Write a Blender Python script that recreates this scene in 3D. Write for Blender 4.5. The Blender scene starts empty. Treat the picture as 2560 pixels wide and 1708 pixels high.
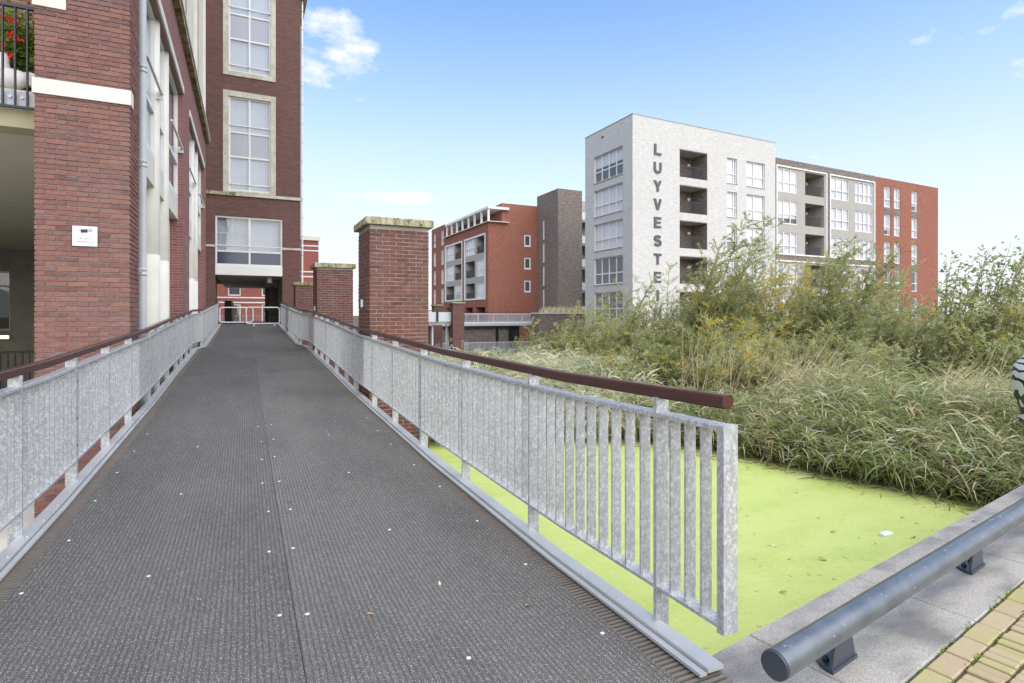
import bpy, math, random
import numpy as np
from mathutils import Matrix, Vector

random.seed(7)
S = bpy.context.scene
COL = S.collection
R = math.radians

# ---------------------------------------------------------------- camera
YAW = 25.4745
cam_d = bpy.data.cameras.new('camera')
cam = bpy.data.objects.new('camera', cam_d); COL.objects.link(cam)
cam.location = (0, 0, 1.40); cam.rotation_euler = (R(90), 0, R(-YAW))
cam_d.sensor_width = 36; cam_d.lens = 36 * 1400 / 2560.0
cam_d.shift_y = -69 / 2560.0
cam_d.clip_start = 0.05; cam_d.clip_end = 4000
S.camera = cam

# ---------------------------------------------------------------- sky, sun, exposure
SUN_DIR = Vector((0.14, -0.66, 0.84)).normalized()      # towards the sun: behind the viewer, veiled by high thin cloud
w = bpy.data.worlds.new('World'); S.world = w; w.use_nodes = True
nt = w.node_tree; nt.nodes.clear()
def wn(t, **k):
    n = nt.nodes.new(t)
    for a, b in k.items(): setattr(n, a, b)
    return n
wo = wn('ShaderNodeOutputWorld'); bg = wn('ShaderNodeBackground')
sky = wn('ShaderNodeTexSky', sky_type='NISHITA'); sky.sun_disc = False
sky.sun_elevation = math.asin(SUN_DIR.z); sky.sun_rotation = math.atan2(SUN_DIR.x, SUN_DIR.y)
sky.air_density = 1.0; sky.dust_density = 0.4; sky.ozone_density = 1.2; sky.altitude = 0
tc = wn('ShaderNodeTexCoord')
SKG = (.68, 1.22, 1.55); HZC = (5.3, 5.5, 5.75)
def wmath(op, a, b=None, c=None):
    n = wn('ShaderNodeMath', operation=op)
    for i, v in enumerate((a, b, c)):
        if v is None: continue
        if isinstance(v, (int, float)): n.inputs[i].default_value = v
        else: nt.links.new(v, n.inputs[i])
    return n.outputs[0]
# clouds: noise broken up inside soft patches spread round the whole sky
noi = wn('ShaderNodeTexNoise'); noi.inputs['Scale'].default_value = 13; noi.inputs['Detail'].default_value = 6
noi.inputs['Roughness'].default_value = 0.6
mp = wn('ShaderNodeMapping'); mp.inputs['Scale'].default_value = (1, 1, 2.2)
nt.links.new(tc.outputs['Generated'], mp.inputs['Vector']); nt.links.new(mp.outputs[0], noi.inputs['Vector'])
def cdir(px, py):
    r = (px - 1280) / 1400.0; u = -(py - 785) / 1400.0; y = R(YAW)
    return Vector((r * math.cos(y) + math.sin(y), -r * math.sin(y) + math.cos(y), u)).normalized()
patches = [(cdir(830, 135), .12, .09, 1.0), (cdir(955, 490), .20, .017, 1.2), (cdir(790, 420), .03, .012, .6),
           (cdir(2310, 80), .06, .020, .52), (cdir(2455, 82), .04, .018, .5), (cdir(2575, 155), .04, .035, .85),
           (cdir(2565, 35), .035, .02, .62), (cdir(2020, 395), .04, .008, .8)]
rr = random.Random(3)
for i in range(7):
    az = R(75 + 235 * i / 6.0 + rr.uniform(-6, 6)); el = R(rr.uniform(10, 45))
    patches.append((Vector((math.sin(R(YAW) + az) * math.cos(el), math.cos(R(YAW) + az) * math.cos(el), math.sin(el))),
                    rr.uniform(.06, .16), rr.uniform(.02, .08), rr.uniform(.6, 1)))
mask = None
for dvec, a, b, k in patches:
    hx = Vector((dvec.y, -dvec.x, 0)).normalized(); up = hx.cross(dvec).normalized()
    rot = Matrix((hx, dvec, up)).transposed().to_euler()
    mpn = wn('ShaderNodeMapping', vector_type='TEXTURE')
    mpn.inputs['Location'].default_value = dvec; mpn.inputs['Rotation'].default_value = rot; mpn.inputs['Scale'].default_value = (a, .8, b)
    nt.links.new(tc.outputs['Generated'], mpn.inputs[0])
    ln = wn('ShaderNodeVectorMath', operation='DOT_PRODUCT'); nt.links.new(mpn.outputs[0], ln.inputs[0]); nt.links.new(mpn.outputs[0], ln.inputs[1])
    g = wmath('MULTIPLY_ADD', ln.outputs['Value'], -k, k)
    mask = g if mask is None else wmath('MAXIMUM', mask, g)
mask = wmath('MAXIMUM', mask, 0.0)
cl = wmath('ADD', wmath('MULTIPLY', mask, 0.36), wmath('SUBTRACT', noi.outputs['Fac'], 0.72))
cl = wmath('MULTIPLY', cl, 4.5)
clm = wn('ShaderNodeClamp'); nt.links.new(cl, clm.inputs[0])
cfac = wmath('MULTIPLY', clm.outputs[0], 0.85)
mx = wn('ShaderNodeMix', data_type='RGBA'); nt.links.new(cfac, mx.inputs[0])
# thin white haze that thickens evenly towards the horizon
sz = wn('ShaderNodeSeparateXYZ'); nt.links.new(tc.outputs['Generated'], sz.inputs[0])
zq = wmath('MAXIMUM', sz.outputs['Z'], 0.0); hf = wmath('POWER', 2.71828, wmath('MULTIPLY', wmath('MULTIPLY', zq, zq), -1 / .36 ** 2))
hz = wn('ShaderNodeMix', data_type='RGBA'); nt.links.new(hf, hz.inputs[0])
sg_ = wn('ShaderNodeMix', data_type='RGBA', blend_type='MULTIPLY'); sg_.inputs[0].default_value = 1.0
nt.links.new(sky.outputs[0], sg_.inputs[6]); sg_.inputs[7].default_value = (SKG[0], SKG[1], SKG[2], 1)
nt.links.new(sg_.outputs[2], hz.inputs[6]); hz.inputs[7].default_value = (HZC[0], HZC[1], HZC[2], 1)
nt.links.new(hz.outputs[2], mx.inputs[6]); mx.inputs[7].default_value = (5.9, 5.9, 6.0, 1)
nt.links.new(mx.outputs[2], bg.inputs[0]); bg.inputs[1].default_value = 0.05
nt.links.new(bg.outputs[0], wo.inputs[0])
sun_d = bpy.data.lights.new('sun', 'SUN'); sun_d.energy = 1.5; sun_d.angle = R(110); sun_d.color = (1, .905, .79)
sun = bpy.data.objects.new('sun', sun_d); COL.objects.link(sun)
sun.rotation_euler = (-SUN_DIR).to_track_quat('-Z', 'Y').to_euler(); sun.location = (0, -20, 40)
S.view_settings.view_transform = 'Standard'; S.view_settings.look = 'None'
S.view_settings.exposure = 1.92; S.view_settings.gamma = 1.0
S.render.engine = 'CYCLES'
S.cycles.max_bounces = 5; S.cycles.diffuse_bounces = 2; S.cycles.glossy_bounces = 3
S.cycles.transparent_max_bounces = 6; S.cycles.transmission_bounces = 3

# ---------------------------------------------------------------- helpers
WL = {}
def setp(o, parent):
    if parent is not None:
        o.parent = parent
        o.matrix_parent_inverse = Matrix.Translation(-WL.get(parent.name, Vector((0, 0, 0))))
def thing(name, label, cat, loc=(0, 0, 0), group=None):
    o = bpy.data.objects.new(name, None); COL.objects.link(o)
    o.location = loc; o.empty_display_size = 0.1
    WL[o.name] = Vector(loc)
    o['label'] = label; o['category'] = cat
    if group: o['group'] = group
    return o
def tag(o, label, cat, group=None):
    o['label'] = label; o['category'] = cat
    if group: o['group'] = group
    return o
def struct(o):
    o['kind'] = 'structure'; return o
def stuff(o):
    o['kind'] = 'stuff'; return o
def link(name, me, parent=None, loc=None):
    o = bpy.data.objects.new(name, me); COL.objects.link(o)
    if loc is not None: o.location = loc
    setp(o, parent)
    return o

class MB:
    """collects boxes, bars and tubes; build() makes ONE mesh object"""
    def __init__(self, M=None):
        self.v = []; self.f = []; self.M = M; self.sm = []
    def add(self, vs, fs, smooth=False):
        b = len(self.v)
        if self.M is not None: vs = [tuple(self.M @ Vector(p)) for p in vs]
        self.v += [tuple(p) for p in vs]; self.f += [tuple(b + i for i in f) for f in fs]
        self.sm += [smooth] * len(fs); return self
    def box(self, x0, x1, y0, y1, z0, z1):
        return self.add([(x0, y0, z0), (x1, y0, z0), (x1, y1, z0), (x0, y1, z0), (x0, y0, z1), (x1, y0, z1), (x1, y1, z1), (x0, y1, z1)],
                        [(0, 3, 2, 1), (4, 5, 6, 7), (0, 1, 5, 4), (1, 2, 6, 5), (2, 3, 7, 6), (3, 0, 4, 7)])
    def cbox(self, x0, x1, y0, y1, z0, z1, c):
        """box with its four vertical and top edges chamfered by c"""
        def ring(z, i):
            a0, a1, b0, b1 = x0 + i, x1 - i, y0 + i, y1 - i
            k = c
            return [(a0 + k, b0, z), (a1 - k, b0, z), (a1, b0 + k, z), (a1, b1 - k, z), (a1 - k, b1, z), (a0 + k, b1, z), (a0, b1 - k, z), (a0, b0 + k, z)]
        vs = ring(z0, 0) + ring(z1 - c, 0) + ring(z1, c)
        fs = []
        for r in range(2):
            for i in range(8):
                j = (i + 1) % 8; fs.append((r * 8 + i, r * 8 + j, r * 8 + 8 + j, r * 8 + 8 + i))
        fs.append(tuple(range(16, 24))); fs.append(tuple(range(7, -1, -1)))
        return self.add(vs, fs)
    def quad(self, a, b, c, d): return self.add([a, b, c, d], [(0, 1, 2, 3)])
    def prism(self, poly, y0, y1):
        """polygon in (x,z) extruded along y"""
        n = len(poly)
        vs = [(p[0], y0, p[1]) for p in poly] + [(p[0], y1, p[1]) for p in poly]
        fs = [tuple(range(n)), tuple(range(2 * n - 1, n - 1, -1))]
        fs += [(i, n + i, n + (i + 1) % n, (i + 1) % n) for i in range(n)]
        return self.add(vs, fs)
    def sweep(self, path, prof, closed_ends=True):
        """profile [(x,z)] swept along path points, all sections kept in the x-z plane"""
        n = len(prof); vs = []
        for p in path: vs += [(p[0] + a, p[1], p[2] + b) for a, b in prof]
        fs = []
        for k in range(len(path) - 1):
            for i in range(n):
                j = (i + 1) % n; fs.append((k * n + i, k * n + j, (k + 1) * n + j, (k + 1) * n + i))
        if closed_ends:
            fs.append(tuple(range(n - 1, -1, -1))); fs.append(tuple((len(path) - 1) * n + i for i in range(n)))
        return self.add(vs, fs)
    def tube(self, pts, r, n=10, r1=None):
        pts = [Vector(p) for p in pts]; L = len(pts); vs = []; fs = []
        prev = None
        for k, p in enumerate(pts):
            t = (pts[min(k + 1, L - 1)] - pts[max(k - 1, 0)]).normalized()
            if prev is None:
                a = t.cross(Vector((0, 0, 1)))
                if a.length < 1e-3: a = t.cross(Vector((1, 0, 0)))
            else: a = prev - t * prev.dot(t)
            a.normalize(); prev = a; b = t.cross(a)
            rad = r if r1 is None else r + (r1 - r) * k / (L - 1)
            for i in range(n):
                q = 2 * math.pi * i / n; vs.append(tuple(p + a * (rad * math.cos(q)) + b * (rad * math.sin(q))))
        for k in range(L - 1):
            for i in range(n):
                j = (i + 1) % n; fs.append((k * n + i, k * n + j, (k + 1) * n + j, (k + 1) * n + i))
        self.add(vs, fs, True)
        self.add(vs[:n], [tuple(range(n - 1, -1, -1))]); self.add(vs[-n:], [tuple(range(n))])
        return self
    def lathe(self, prof, c, n=16):
        vs = []; fs = []
        for r, z in prof:
            for i in range(n):
                q = 2 * math.pi * i / n; vs.append((c[0] + r * math.cos(q), c[1] + r * math.sin(q), c[2] + z))
        for k in range(len(prof) - 1):
            for i in range(n):
                j = (i + 1) % n; fs.append((k * n + i, k * n + j, (k + 1) * n + j, (k + 1) * n + i))
        fs.append(tuple(range(n - 1, -1, -1))); fs.append(tuple((len(prof) - 1) * n + i for i in range(n)))
        return self.add(vs, fs, True)
    def mesh(self, name, mat):
        me = bpy.data.meshes.new(name); me.from_pydata(self.v, [], self.f)
        if any(self.sm): me.polygons.foreach_set('use_smooth', self.sm)
        if mat is not None: me.materials.append(mat)
        me.update(); return me
    def build(self, name, mat, parent=None):
        return link(name, self.mesh(name, mat), parent)

def frame(P, u):
    """facade frame: local x along the wall, y INTO the wall, z up"""
    u = Vector((u[0], u[1], 0)).normalized(); inn = Vector((-u.y, u.x, 0))
    return Matrix(((u.x, inn.x, 0, P[0]), (u.y, inn.y, 0, P[1]), (0, 0, 1, 0), (0, 0, 0, 1)))

def wall(M, u0, u1, z0, z1, openings, depth, extra=None):
    """wall front with openings cut out and their reveals going in by depth"""
    mb = MB(M)
    us = sorted(set([u0, u1] + [min(max(v, u0), u1) for o in openings for v in o[:2]]))
    zs = sorted(set([z0, z1] + [min(max(v, z0), z1) for o in openings for v in o[2:4]]))
    for i in range(len(us) - 1):
        run = None
        for j in range(len(zs) - 1):
            cu, cz = (us[i] + us[i + 1]) / 2, (zs[j] + zs[j + 1]) / 2
            hole = any(o[0] < cu < o[1] and o[2] < cz < o[3] for o in openings)
            if not hole: mb.quad((us[i], 0, zs[j]), (us[i + 1], 0, zs[j]), (us[i + 1], 0, zs[j + 1]), (us[i], 0, zs[j + 1]))
    for o in openings:
        a, b, c, d = o[:4]; D = o[4] if len(o) > 4 else depth
        mb.quad((a, 0, c), (a, 0, d), (a, D, d), (a, D, c)); mb.quad((b, 0, d), (b, 0, c), (b, D, c), (b, D, d))
        mb.quad((a, 0, d), (b, 0, d), (b, D, d), (a, D, d)); mb.quad((a, D, c), (b, D, c), (b, 0, c), (a, 0, c))
    return mb

WRND = random.Random(21); DIM = [None]
def window(parent, M, u0, u1, z0, z1, rec, mul=(), tra=(), fw=.06, fmat=None, gmat=None, bmat=None, depth=.06, pane_mats=None, sill=None):
    """window frame set rec into the wall; one pane object for each light; a blind behind the glass, or a dark sheet for an unlit room"""
    mb = MB(M)
    y0, y1 = rec, rec + depth
    mb.box(u0, u1, y0, y1, z1 - fw, z1); mb.box(u0, u1, y0, y1, z0, z0 + fw)
    mb.box(u0, u0 + fw, y0, y1, z0 + fw, z1 - fw); mb.box(u1 - fw, u1, y0, y1, z0 + fw, z1 - fw)
    us = [u0 + fw]; hw = fw * .55
    for m in mul:
        mb.box(m - hw, m + hw, y0 + .004, y1, z0 + fw, z1 - fw); us += [m - hw, m + hw]
    us.append(u1 - fw)
    zs = [z0 + fw]
    for t in tra: zs += [t - hw, t + hw]
    zs.append(z1 - fw)
    for i in range(0, len(us), 2):
        for t in tra: mb.box(us[i], us[i + 1], y0 + .002, y1, t - hw, t + hw)
    wo_ = mb.build('window', fmat, parent)
    for i in range(0, len(us), 2):
        for j in range(0, len(zs), 2):
            g = gmat
            if pane_mats and j // 2 in pane_mats: g = pane_mats[j // 2]
            p = MB(M); yy = rec + depth * .6
            p.box(us[i] - .005, us[i + 1] + .005, yy, yy + .012, zs[j] - .005, zs[j + 1] + .005)
            p.build('pane', g, wo_)
    if sill:
        MB(M).box(u0 - .03, u1 + .03, -.05, rec - .002, z0 - .06, z0 - .002).build('sill', sill, wo_)
    if bmat:
        yb = rec + depth + .05; zb = z0 + .01
        if bmat.name == 'pale_blind' and WRND.random() < .22:
            zb = z0 + (z1 - z0) * WRND.choice((.25, .40, .55))
            MB(M).box(u0 + .01, u1 - .01, yb + .10, yb + .12, z0 + .01, z1 - .01).build('dark_room', DIM[0], wo_)
        MB(M).box(u0 + .01, u1 - .01, yb, yb + .02, zb, z1 - .01).build('window_backing', bmat, wo_)  # dim_room sheets carry the darkness of an unlit room as colour
    return wo_

# ---------------------------------------------------------------- materials
def srgb(r, g, b):
    f = lambda c: (c / 255 / 12.92) if c / 255 <= .04045 else ((c / 255 + .055) / 1.055) ** 2.4
    return (f(r), f(g), f(b), 1)
class NT:
    def __init__(self, name):
        self.m = bpy.data.materials.new(name); self.m.use_nodes = True
        self.t = self.m.node_tree; self.b = self.t.nodes['Principled BSDF']; self.out = self.t.nodes['Material Output']
    def n(self, typ, ins=None, **k):
        n = self.t.nodes.new(typ)
        for a, b in k.items(): setattr(n, a, b)
        for a, b in (ins or {}).items():
            if hasattr(b, 'node'): self.t.links.new(b, n.inputs[a])
            else: n.inputs[a].default_value = b
        return n
    def l(self, o, i): self.t.links.new(o, i)
    def math(self, op, a, b=0.0, c=None):
        n = self.t.nodes.new('ShaderNodeMath'); n.operation = op
        for i, v in enumerate((a, b, c)):
            if v is None: continue
            if hasattr(v, 'node'): self.l(v, n.inputs[i])
            else: n.inputs[i].default_value = v
        return n.outputs[0]
    def mix(self, f, a, b, mode='MIX'):
        n = self.t.nodes.new('ShaderNodeMix'); n.data_type = 'RGBA'; n.blend_type = mode
        for i, v in ((0, f), (6, a), (7, b)):
            if hasattr(v, 'node'): self.l(v, n.inputs[i])
            else: n.inputs[i].default_value = v
        return n.outputs[2]
    def ramp(self, f, stops):
        n = self.t.nodes.new('ShaderNodeValToRGB'); e = n.color_ramp.elements
        while len(e) < len(stops): e.new(.5)
        for i, (p, c) in enumerate(stops): e[i].position = p; e[i].color = c if len(c) == 4 else (*c, 1)
        self.l(f, n.inputs[0]); return n.outputs[0]
    def pos(self): return self.t.nodes.new('ShaderNodeNewGeometry').outputs['Position']
    def noise(self, scale, detail=4, rough=.55, vec=None, sc=None):
        v = vec or self.pos()
        if sc is not None:
            m = self.n('ShaderNodeMapping', {'Scale': sc}); self.l(v, m.inputs['Vector']); v = m.outputs[0]
        n = self.n('ShaderNodeTexNoise', {'Scale': scale, 'Detail': detail, 'Roughness': rough}); self.l(v, n.inputs['Vector'])
        return n.outputs['Fac']
    def bump(self, h, strength=.3, dist=.01):
        n = self.n('ShaderNodeBump', {'Strength': strength, 'Distance': dist}); self.l(h, n.inputs['Height'])
        self.l(n.outputs[0], self.b.inputs['Normal'])
    def base(self, c):
        if hasattr(c, 'node'): self.l(c, self.b.inputs['Base Color'])
        else: self.b.inputs['Base Color'].default_value = c
        return self
    def set(self, rough=.6, metal=0, spec=.5):
        self.b.inputs['Roughness'].default_value = rough; self.b.inputs['Metallic'].default_value = metal
        self.b.inputs['Specular IOR Level'].default_value = spec; return self
def mottled(name, c1, c2, scale=6, rough=.7, bump=.15, bscale=80, spec=.35, metal=0):
    t = NT(name); f = t.noise(scale, 6, .6)
    t.base(t.mix(t.ramp(f, [(.3, (0, 0, 0)), (.7, (1, 1, 1))]), c1, c2)).set(rough, metal, spec)
    if bump: t.bump(t.noise(bscale, 3), bump, .004)
    return t.m
def brick_piece(name, cols, rough=.85):
    """a single brick: colour differs from brick to brick, fine sanded relief"""
    t = NT(name)
    oi = t.n('ShaderNodeObjectInfo').outputs['Random']; gi = t.t.nodes.new('ShaderNodeNewGeometry').outputs['Random Per Island']
    r = t.math('FRACT', t.math('ADD', oi, gi))
    c = t.ramp(r, [(i / (len(cols) - 1), q) for i, q in enumerate(cols)])
    f = t.noise(14, 6, .65)
    c = t.mix(t.math('MULTIPLY', t.ramp(f, [(.42, (0, 0, 0)), (.75, (1, 1, 1))]), .22), c, (.40, .24, .18, 1))
    f2 = t.noise(45, 3, .6); c = t.mix(t.math('MULTIPLY', t.ramp(f2, [(.52, (0, 0, 0)), (.7, (1, 1, 1))]), .4), c, (.05, .03, .03, 1))
    st = t.noise(1.1, 5, .6, sc=(1, 1, .35)); c = t.mix(t.math('MULTIPLY', t.ramp(st, [(.45, (0, 0, 0)), (.75, (1, 1, 1))]), .14), c, (.34, .27, .25, 1))
    t.base(c).set(rough, 0, .25); t.bump(t.noise(60, 5, .7), .55, .006)
    return t.m
def brick_tex(name, c1, c2, mortar, bw=.22, rh=.0625, ms=.007, rough=.88, mott=.5, mc=(.5, .5, .5, 1), streak=.2):
    """brickwork too far off to pick its bricks apart"""
    t = NT(name); g = t.t.nodes.new('ShaderNodeNewGeometry')
    sp = t.n('ShaderNodeSeparateXYZ'); t.l(g.outputs['Position'], sp.inputs[0])
    sn = t.n('ShaderNodeSeparateXYZ'); t.l(g.outputs['True Normal'], sn.inputs[0])
    side = t.math('GREATER_THAN', t.math('ABSOLUTE', sn.outputs['X']), .7)
    u = t.math('ADD', t.math('MULTIPLY', sp.outputs['Y'], side), t.math('MULTIPLY', sp.outputs['X'], t.math('SUBTRACT', 1.0, side)))
    cv = t.n('ShaderNodeCombineXYZ'); t.l(u, cv.inputs[0]); t.l(sp.outputs['Z'], cv.inputs[1])
    b = t.n('ShaderNodeTexBrick', {'Color1': c1, 'Color2': c2, 'Mortar': mortar, 'Scale': 1.0, 'Mortar Size': ms, 'Mortar Smooth': .3, 'Bias': 0, 'Brick Width': bw, 'Row Height': rh})
    t.l(cv.outputs[0], b.inputs['Vector'])
    f = t.noise(1.9, 7, .8, vec=cv.outputs[0], sc=(1.0, 3.2, 1))
    c = t.mix(t.math('MULTIPLY', t.ramp(f, [(.42, (0, 0, 0)), (.58, (1, 1, 1))]), mott), b.outputs['Color'], mc)
    f3 = t.noise(.35, 5, .6); c = t.mix(t.math('MULTIPLY', t.ramp(f3, [(.4, (0, 0, 0)), (.7, (1, 1, 1))]), streak), c, mc)
    t.base(c).set(rough, 0, .2)
    n = t.n('ShaderNodeBump', {'Strength': .5, 'Distance': .01}); t.l(t.math('SUBTRACT', 1.0, b.outputs['Fac']), n.inputs['Height']); t.l(n.outputs[0], t.b.inputs['Normal'])
    return t.m
def plain(name, c, rough=.6, metal=0, spec=.5):
    t = NT(name); f = t.noise(3.5, 5, .6)
    t.base(t.mix(t.math('MULTIPLY', f, .35), c, (c[0] * .6, c[1] * .6, c[2] * .6, 1))).set(rough, metal, spec); return t.m

M = {}
M['pier_brick'] = brick_piece('pier_brick', [(.14, .070, .062), (.235, .102, .080), (.19, .084, .070), (.26, .118, .086), (.18, .092, .082), (.22, .095, .076)])
M['pier_mortar'] = mottled('pier_mortar', (.24, .21, .19, 1), (.34, .305, .28, 1), 5, .9, .3, 60)
M['pillar_brick'] = brick_piece('pillar_brick', [(.075, .033, .028), (.148, .054, .039), (.11, .043, .033), (.176, .061, .041), (.126, .054, .045), (.155, .052, .037)])
M['mortar'] = mottled('mortar', (.29, .265, .24, 1), (.40, .37, .34, 1), 5, .9, .3, 60)
M['tower_brick'] = brick_tex('tower_brick', (.150, .066, .053, 1), (.088, .043, .037, 1), (.18, .13, .115, 1), mott=.4, mc=(.20, .11, .094, 1), streak=.15)
M['facade_brick'] = brick_tex('facade_brick', (.26, .095, .085, 1), (.17, .06, .055, 1), (.33, .24, .23, 1), mott=.4, mc=(.30, .15, .14, 1))
M['red_brick'] = brick_tex('red_brick', (.31, .100, .062, 1), (.215, .064, .043, 1), (.29, .15, .11, 1), mott=.55, mc=(.38, .175, .12, 1))
M['back_brick'] = brick_tex('back_brick', (.33, .095, .07, 1), (.25, .075, .055, 1), (.33, .15, .12, 1), mott=.3, mc=(.36, .15, .12, 1))
M['white_brick'] = brick_tex('white_brick', (.71, .68, .63, 1), (.58, .555, .515, 1), (.60, .57, .53, 1), mott=.38, mc=(.44, .42, .395, 1), streak=.10)
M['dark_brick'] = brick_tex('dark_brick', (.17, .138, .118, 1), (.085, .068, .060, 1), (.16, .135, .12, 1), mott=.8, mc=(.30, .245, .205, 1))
M['taupe'] = mottled('taupe_render', (.42, .385, .34, 1), (.37, .34, .30, 1), 1.5, .8, .1)
M['white_frame'] = plain('white_frame', (.80, .80, .78, 1), .4)
M['cream'] = mottled('cream_concrete', (.70, .665, .585, 1), (.60, .56, .475, 1), 2.2, .7, .12)
M['white_panel'] = mottled('white_panel', (.76, .74, .69, 1), (.70, .68, .62, 1), 1.2, .5, 0)
t = NT('stone_trim'); f = t.noise(3, 7, .65); f2 = t.noise(11, 5, .6)
c = t.mix(t.ramp(f, [(.40, (0, 0, 0)), (.62, (1, 1, 1))]), (.62, .575, .485, 1), (.47, .425, .34, 1)); c = t.mix(t.math('MULTIPLY', f2, .25), c, (.28, .24, .17, 1))
t.base(c).set(.85, 0, .2); t.bump(t.noise(30, 5), .3, .01); M['stone'] = t.m
t = NT('mossy_stone'); f = t.noise(6.0, 8, .75, sc=(1, 1, .3)); f2 = t.noise(13, 5, .6)
c = t.mix(t.ramp(f, [(.44, (0, 0, 0)), (.58, (1, 1, 1))]), (.46, .41, .30, 1), (.17, .145, .055, 1)); c = t.mix(t.ramp(f2, [(.55, (0, 0, 0)), (.7, (1, 1, 1))]), c, (.09, .08, .04, 1))
t.base(c).set(.95, 0, .15); t.bump(t.noise(35, 6, .7), .8, .012); M['moss'] = t.m
# galvanised steel with its frost pattern
t = NT('galvanised_steel'); v = t.n('ShaderNodeTexVoronoi', {'Scale': 125, 'Randomness': 1}); mpn = t.n('ShaderNodeMapping', {'Scale': (1, 1, .75), 'Rotation': (.3, .2, .5)})
t.l(t.pos(), mpn.inputs['Vector']); t.l(mpn.outputs[0], v.inputs['Vector']); sx = t.n('ShaderNodeSeparateColor'); t.l(v.outputs['Color'], sx.inputs[0])
v2 = t.n('ShaderNodeTexVoronoi', {'Scale': 62}); t.l(mpn.outputs[0], v2.inputs['Vector']); sy = t.n('ShaderNodeSeparateColor'); t.l(v2.outputs['Color'], sy.inputs[0])
f = t.math('ADD', t.math('MULTIPLY', sx.outputs[0], .55), t.math('MULTIPLY', sy.outputs[1], .45))
c = t.ramp(f, [(.15, (.37, .37, .37)), (.55, (.47, .47, .465)), (.85, (.62, .62, .615))])
f = t.noise(1.6, 5); c = t.mix(t.math('MULTIPLY', t.ramp(f, [(.45, (0, 0, 0)), (.7, (1, 1, 1))]), .3), c, (.62, .63, .64, 1))
t.base(c).set(.42, .35, .5); t.l(t.math('ADD', t.math('MULTIPLY', sx.outputs[1], .2), .36), t.b.inputs['Roughness']); M['galv'] = t.m
M['galv_smooth'] = mottled('galvanised_sheet', (.44, .44, .435, 1), (.56, .56, .55, 1), 3, .42, .08, 120, .5, .3)
M['galv_far'] = plain('galvanised_far', (.55, .57, .60, 1), .5, .3)
# hardwood handrail, oiled and wet
t = NT('hardwood'); f = t.noise(9, 6, .6, sc=(6, .35, 6)); f2 = t.noise(2.2, 4)
c = t.mix(f, (.042, .014, .010, 1), (.095, .030, .021, 1)); c = t.mix(t.math('MULTIPLY', t.ramp(f2, [(.5, (0, 0, 0)), (.75, (1, 1, 1))]), .25), c, (.13, .065, .05, 1))
t.base(c).set(.32, 0, .5); t.bump(f, .25, .004); M['wood'] = t.m
# rubber mat: ribs along the walk, crossed by small dimples, flecked with pale grit
t = NT('rubber_mat'); p = t.pos(); sp = t.n('ShaderNodeSeparateXYZ'); t.l(p, sp.inputs[0])
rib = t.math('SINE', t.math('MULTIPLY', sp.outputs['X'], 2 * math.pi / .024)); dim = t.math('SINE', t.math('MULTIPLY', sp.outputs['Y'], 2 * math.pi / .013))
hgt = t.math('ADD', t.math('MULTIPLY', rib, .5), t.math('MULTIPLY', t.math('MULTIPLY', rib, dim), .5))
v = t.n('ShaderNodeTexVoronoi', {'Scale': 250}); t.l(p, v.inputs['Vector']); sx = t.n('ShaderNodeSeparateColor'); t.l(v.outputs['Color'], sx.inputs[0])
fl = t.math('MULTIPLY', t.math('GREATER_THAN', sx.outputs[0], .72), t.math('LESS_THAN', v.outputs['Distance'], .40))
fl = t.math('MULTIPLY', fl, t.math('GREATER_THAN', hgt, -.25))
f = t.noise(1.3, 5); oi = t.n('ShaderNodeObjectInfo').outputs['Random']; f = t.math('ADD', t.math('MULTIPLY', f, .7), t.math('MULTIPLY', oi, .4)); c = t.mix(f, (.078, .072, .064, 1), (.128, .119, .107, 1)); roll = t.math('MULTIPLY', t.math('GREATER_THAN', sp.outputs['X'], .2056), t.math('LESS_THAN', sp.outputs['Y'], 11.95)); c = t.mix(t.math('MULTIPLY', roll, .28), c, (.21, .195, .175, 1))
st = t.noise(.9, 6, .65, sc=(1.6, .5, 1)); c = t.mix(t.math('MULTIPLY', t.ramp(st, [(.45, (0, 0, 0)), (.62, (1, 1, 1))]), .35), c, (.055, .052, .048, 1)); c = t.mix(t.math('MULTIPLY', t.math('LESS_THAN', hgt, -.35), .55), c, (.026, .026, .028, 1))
c = t.mix(fl, c, t.mix(sx.outputs[1], (.34, .32, .29, 1), (.62, .60, .57, 1)))
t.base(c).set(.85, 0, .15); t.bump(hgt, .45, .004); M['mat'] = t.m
t = NT('ridged_plank'); f = t.noise(6, 6, .6, sc=(.5, 8, 1)); c = t.mix(f, (.11, .092, .074, 1), (.25, .215, .18, 1)); t.base(c).set(.7, 0, .3); M['plank'] = t.m
M['dark_steel'] = plain('dark_steel', (.035, .038, .042, 1), .5, .3)
M['black'] = plain('black_paint', (.012, .012, .014, 1), .45)
M['foot_paint'] = plain('foot_paint', (.045, .052, .065, 1), .35)
M['gap_shade'] = plain('painted_gap_shade', (.02, .019, .018, 1), .9)  # near-black colour standing in for shade in gaps and openings
# blue-grey painted tube, wet
t = NT('tube_paint'); f = t.noise(7, 6, .65); f2 = t.noise(38, 3)
c = t.mix(t.ramp(f, [(.4, (0, 0, 0)), (.7, (1, 1, 1))]), (.075, .086, .105, 1), (.125, .135, .152, 1)); c = t.mix(t.ramp(f2, [(.66, (0, 0, 0)), (.74, (1, 1, 1))]), c, (.36, .36, .36, 1))
t.base(c).set(.30, .25, .7); t.b.inputs['Coat Weight'].default_value = .35; t.b.inputs['Coat Roughness'].default_value = .12; t.l(t.math('ADD', t.math('MULTIPLY', f, .22), .28), t.b.inputs['Roughness']); M['tube'] = t.m
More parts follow.
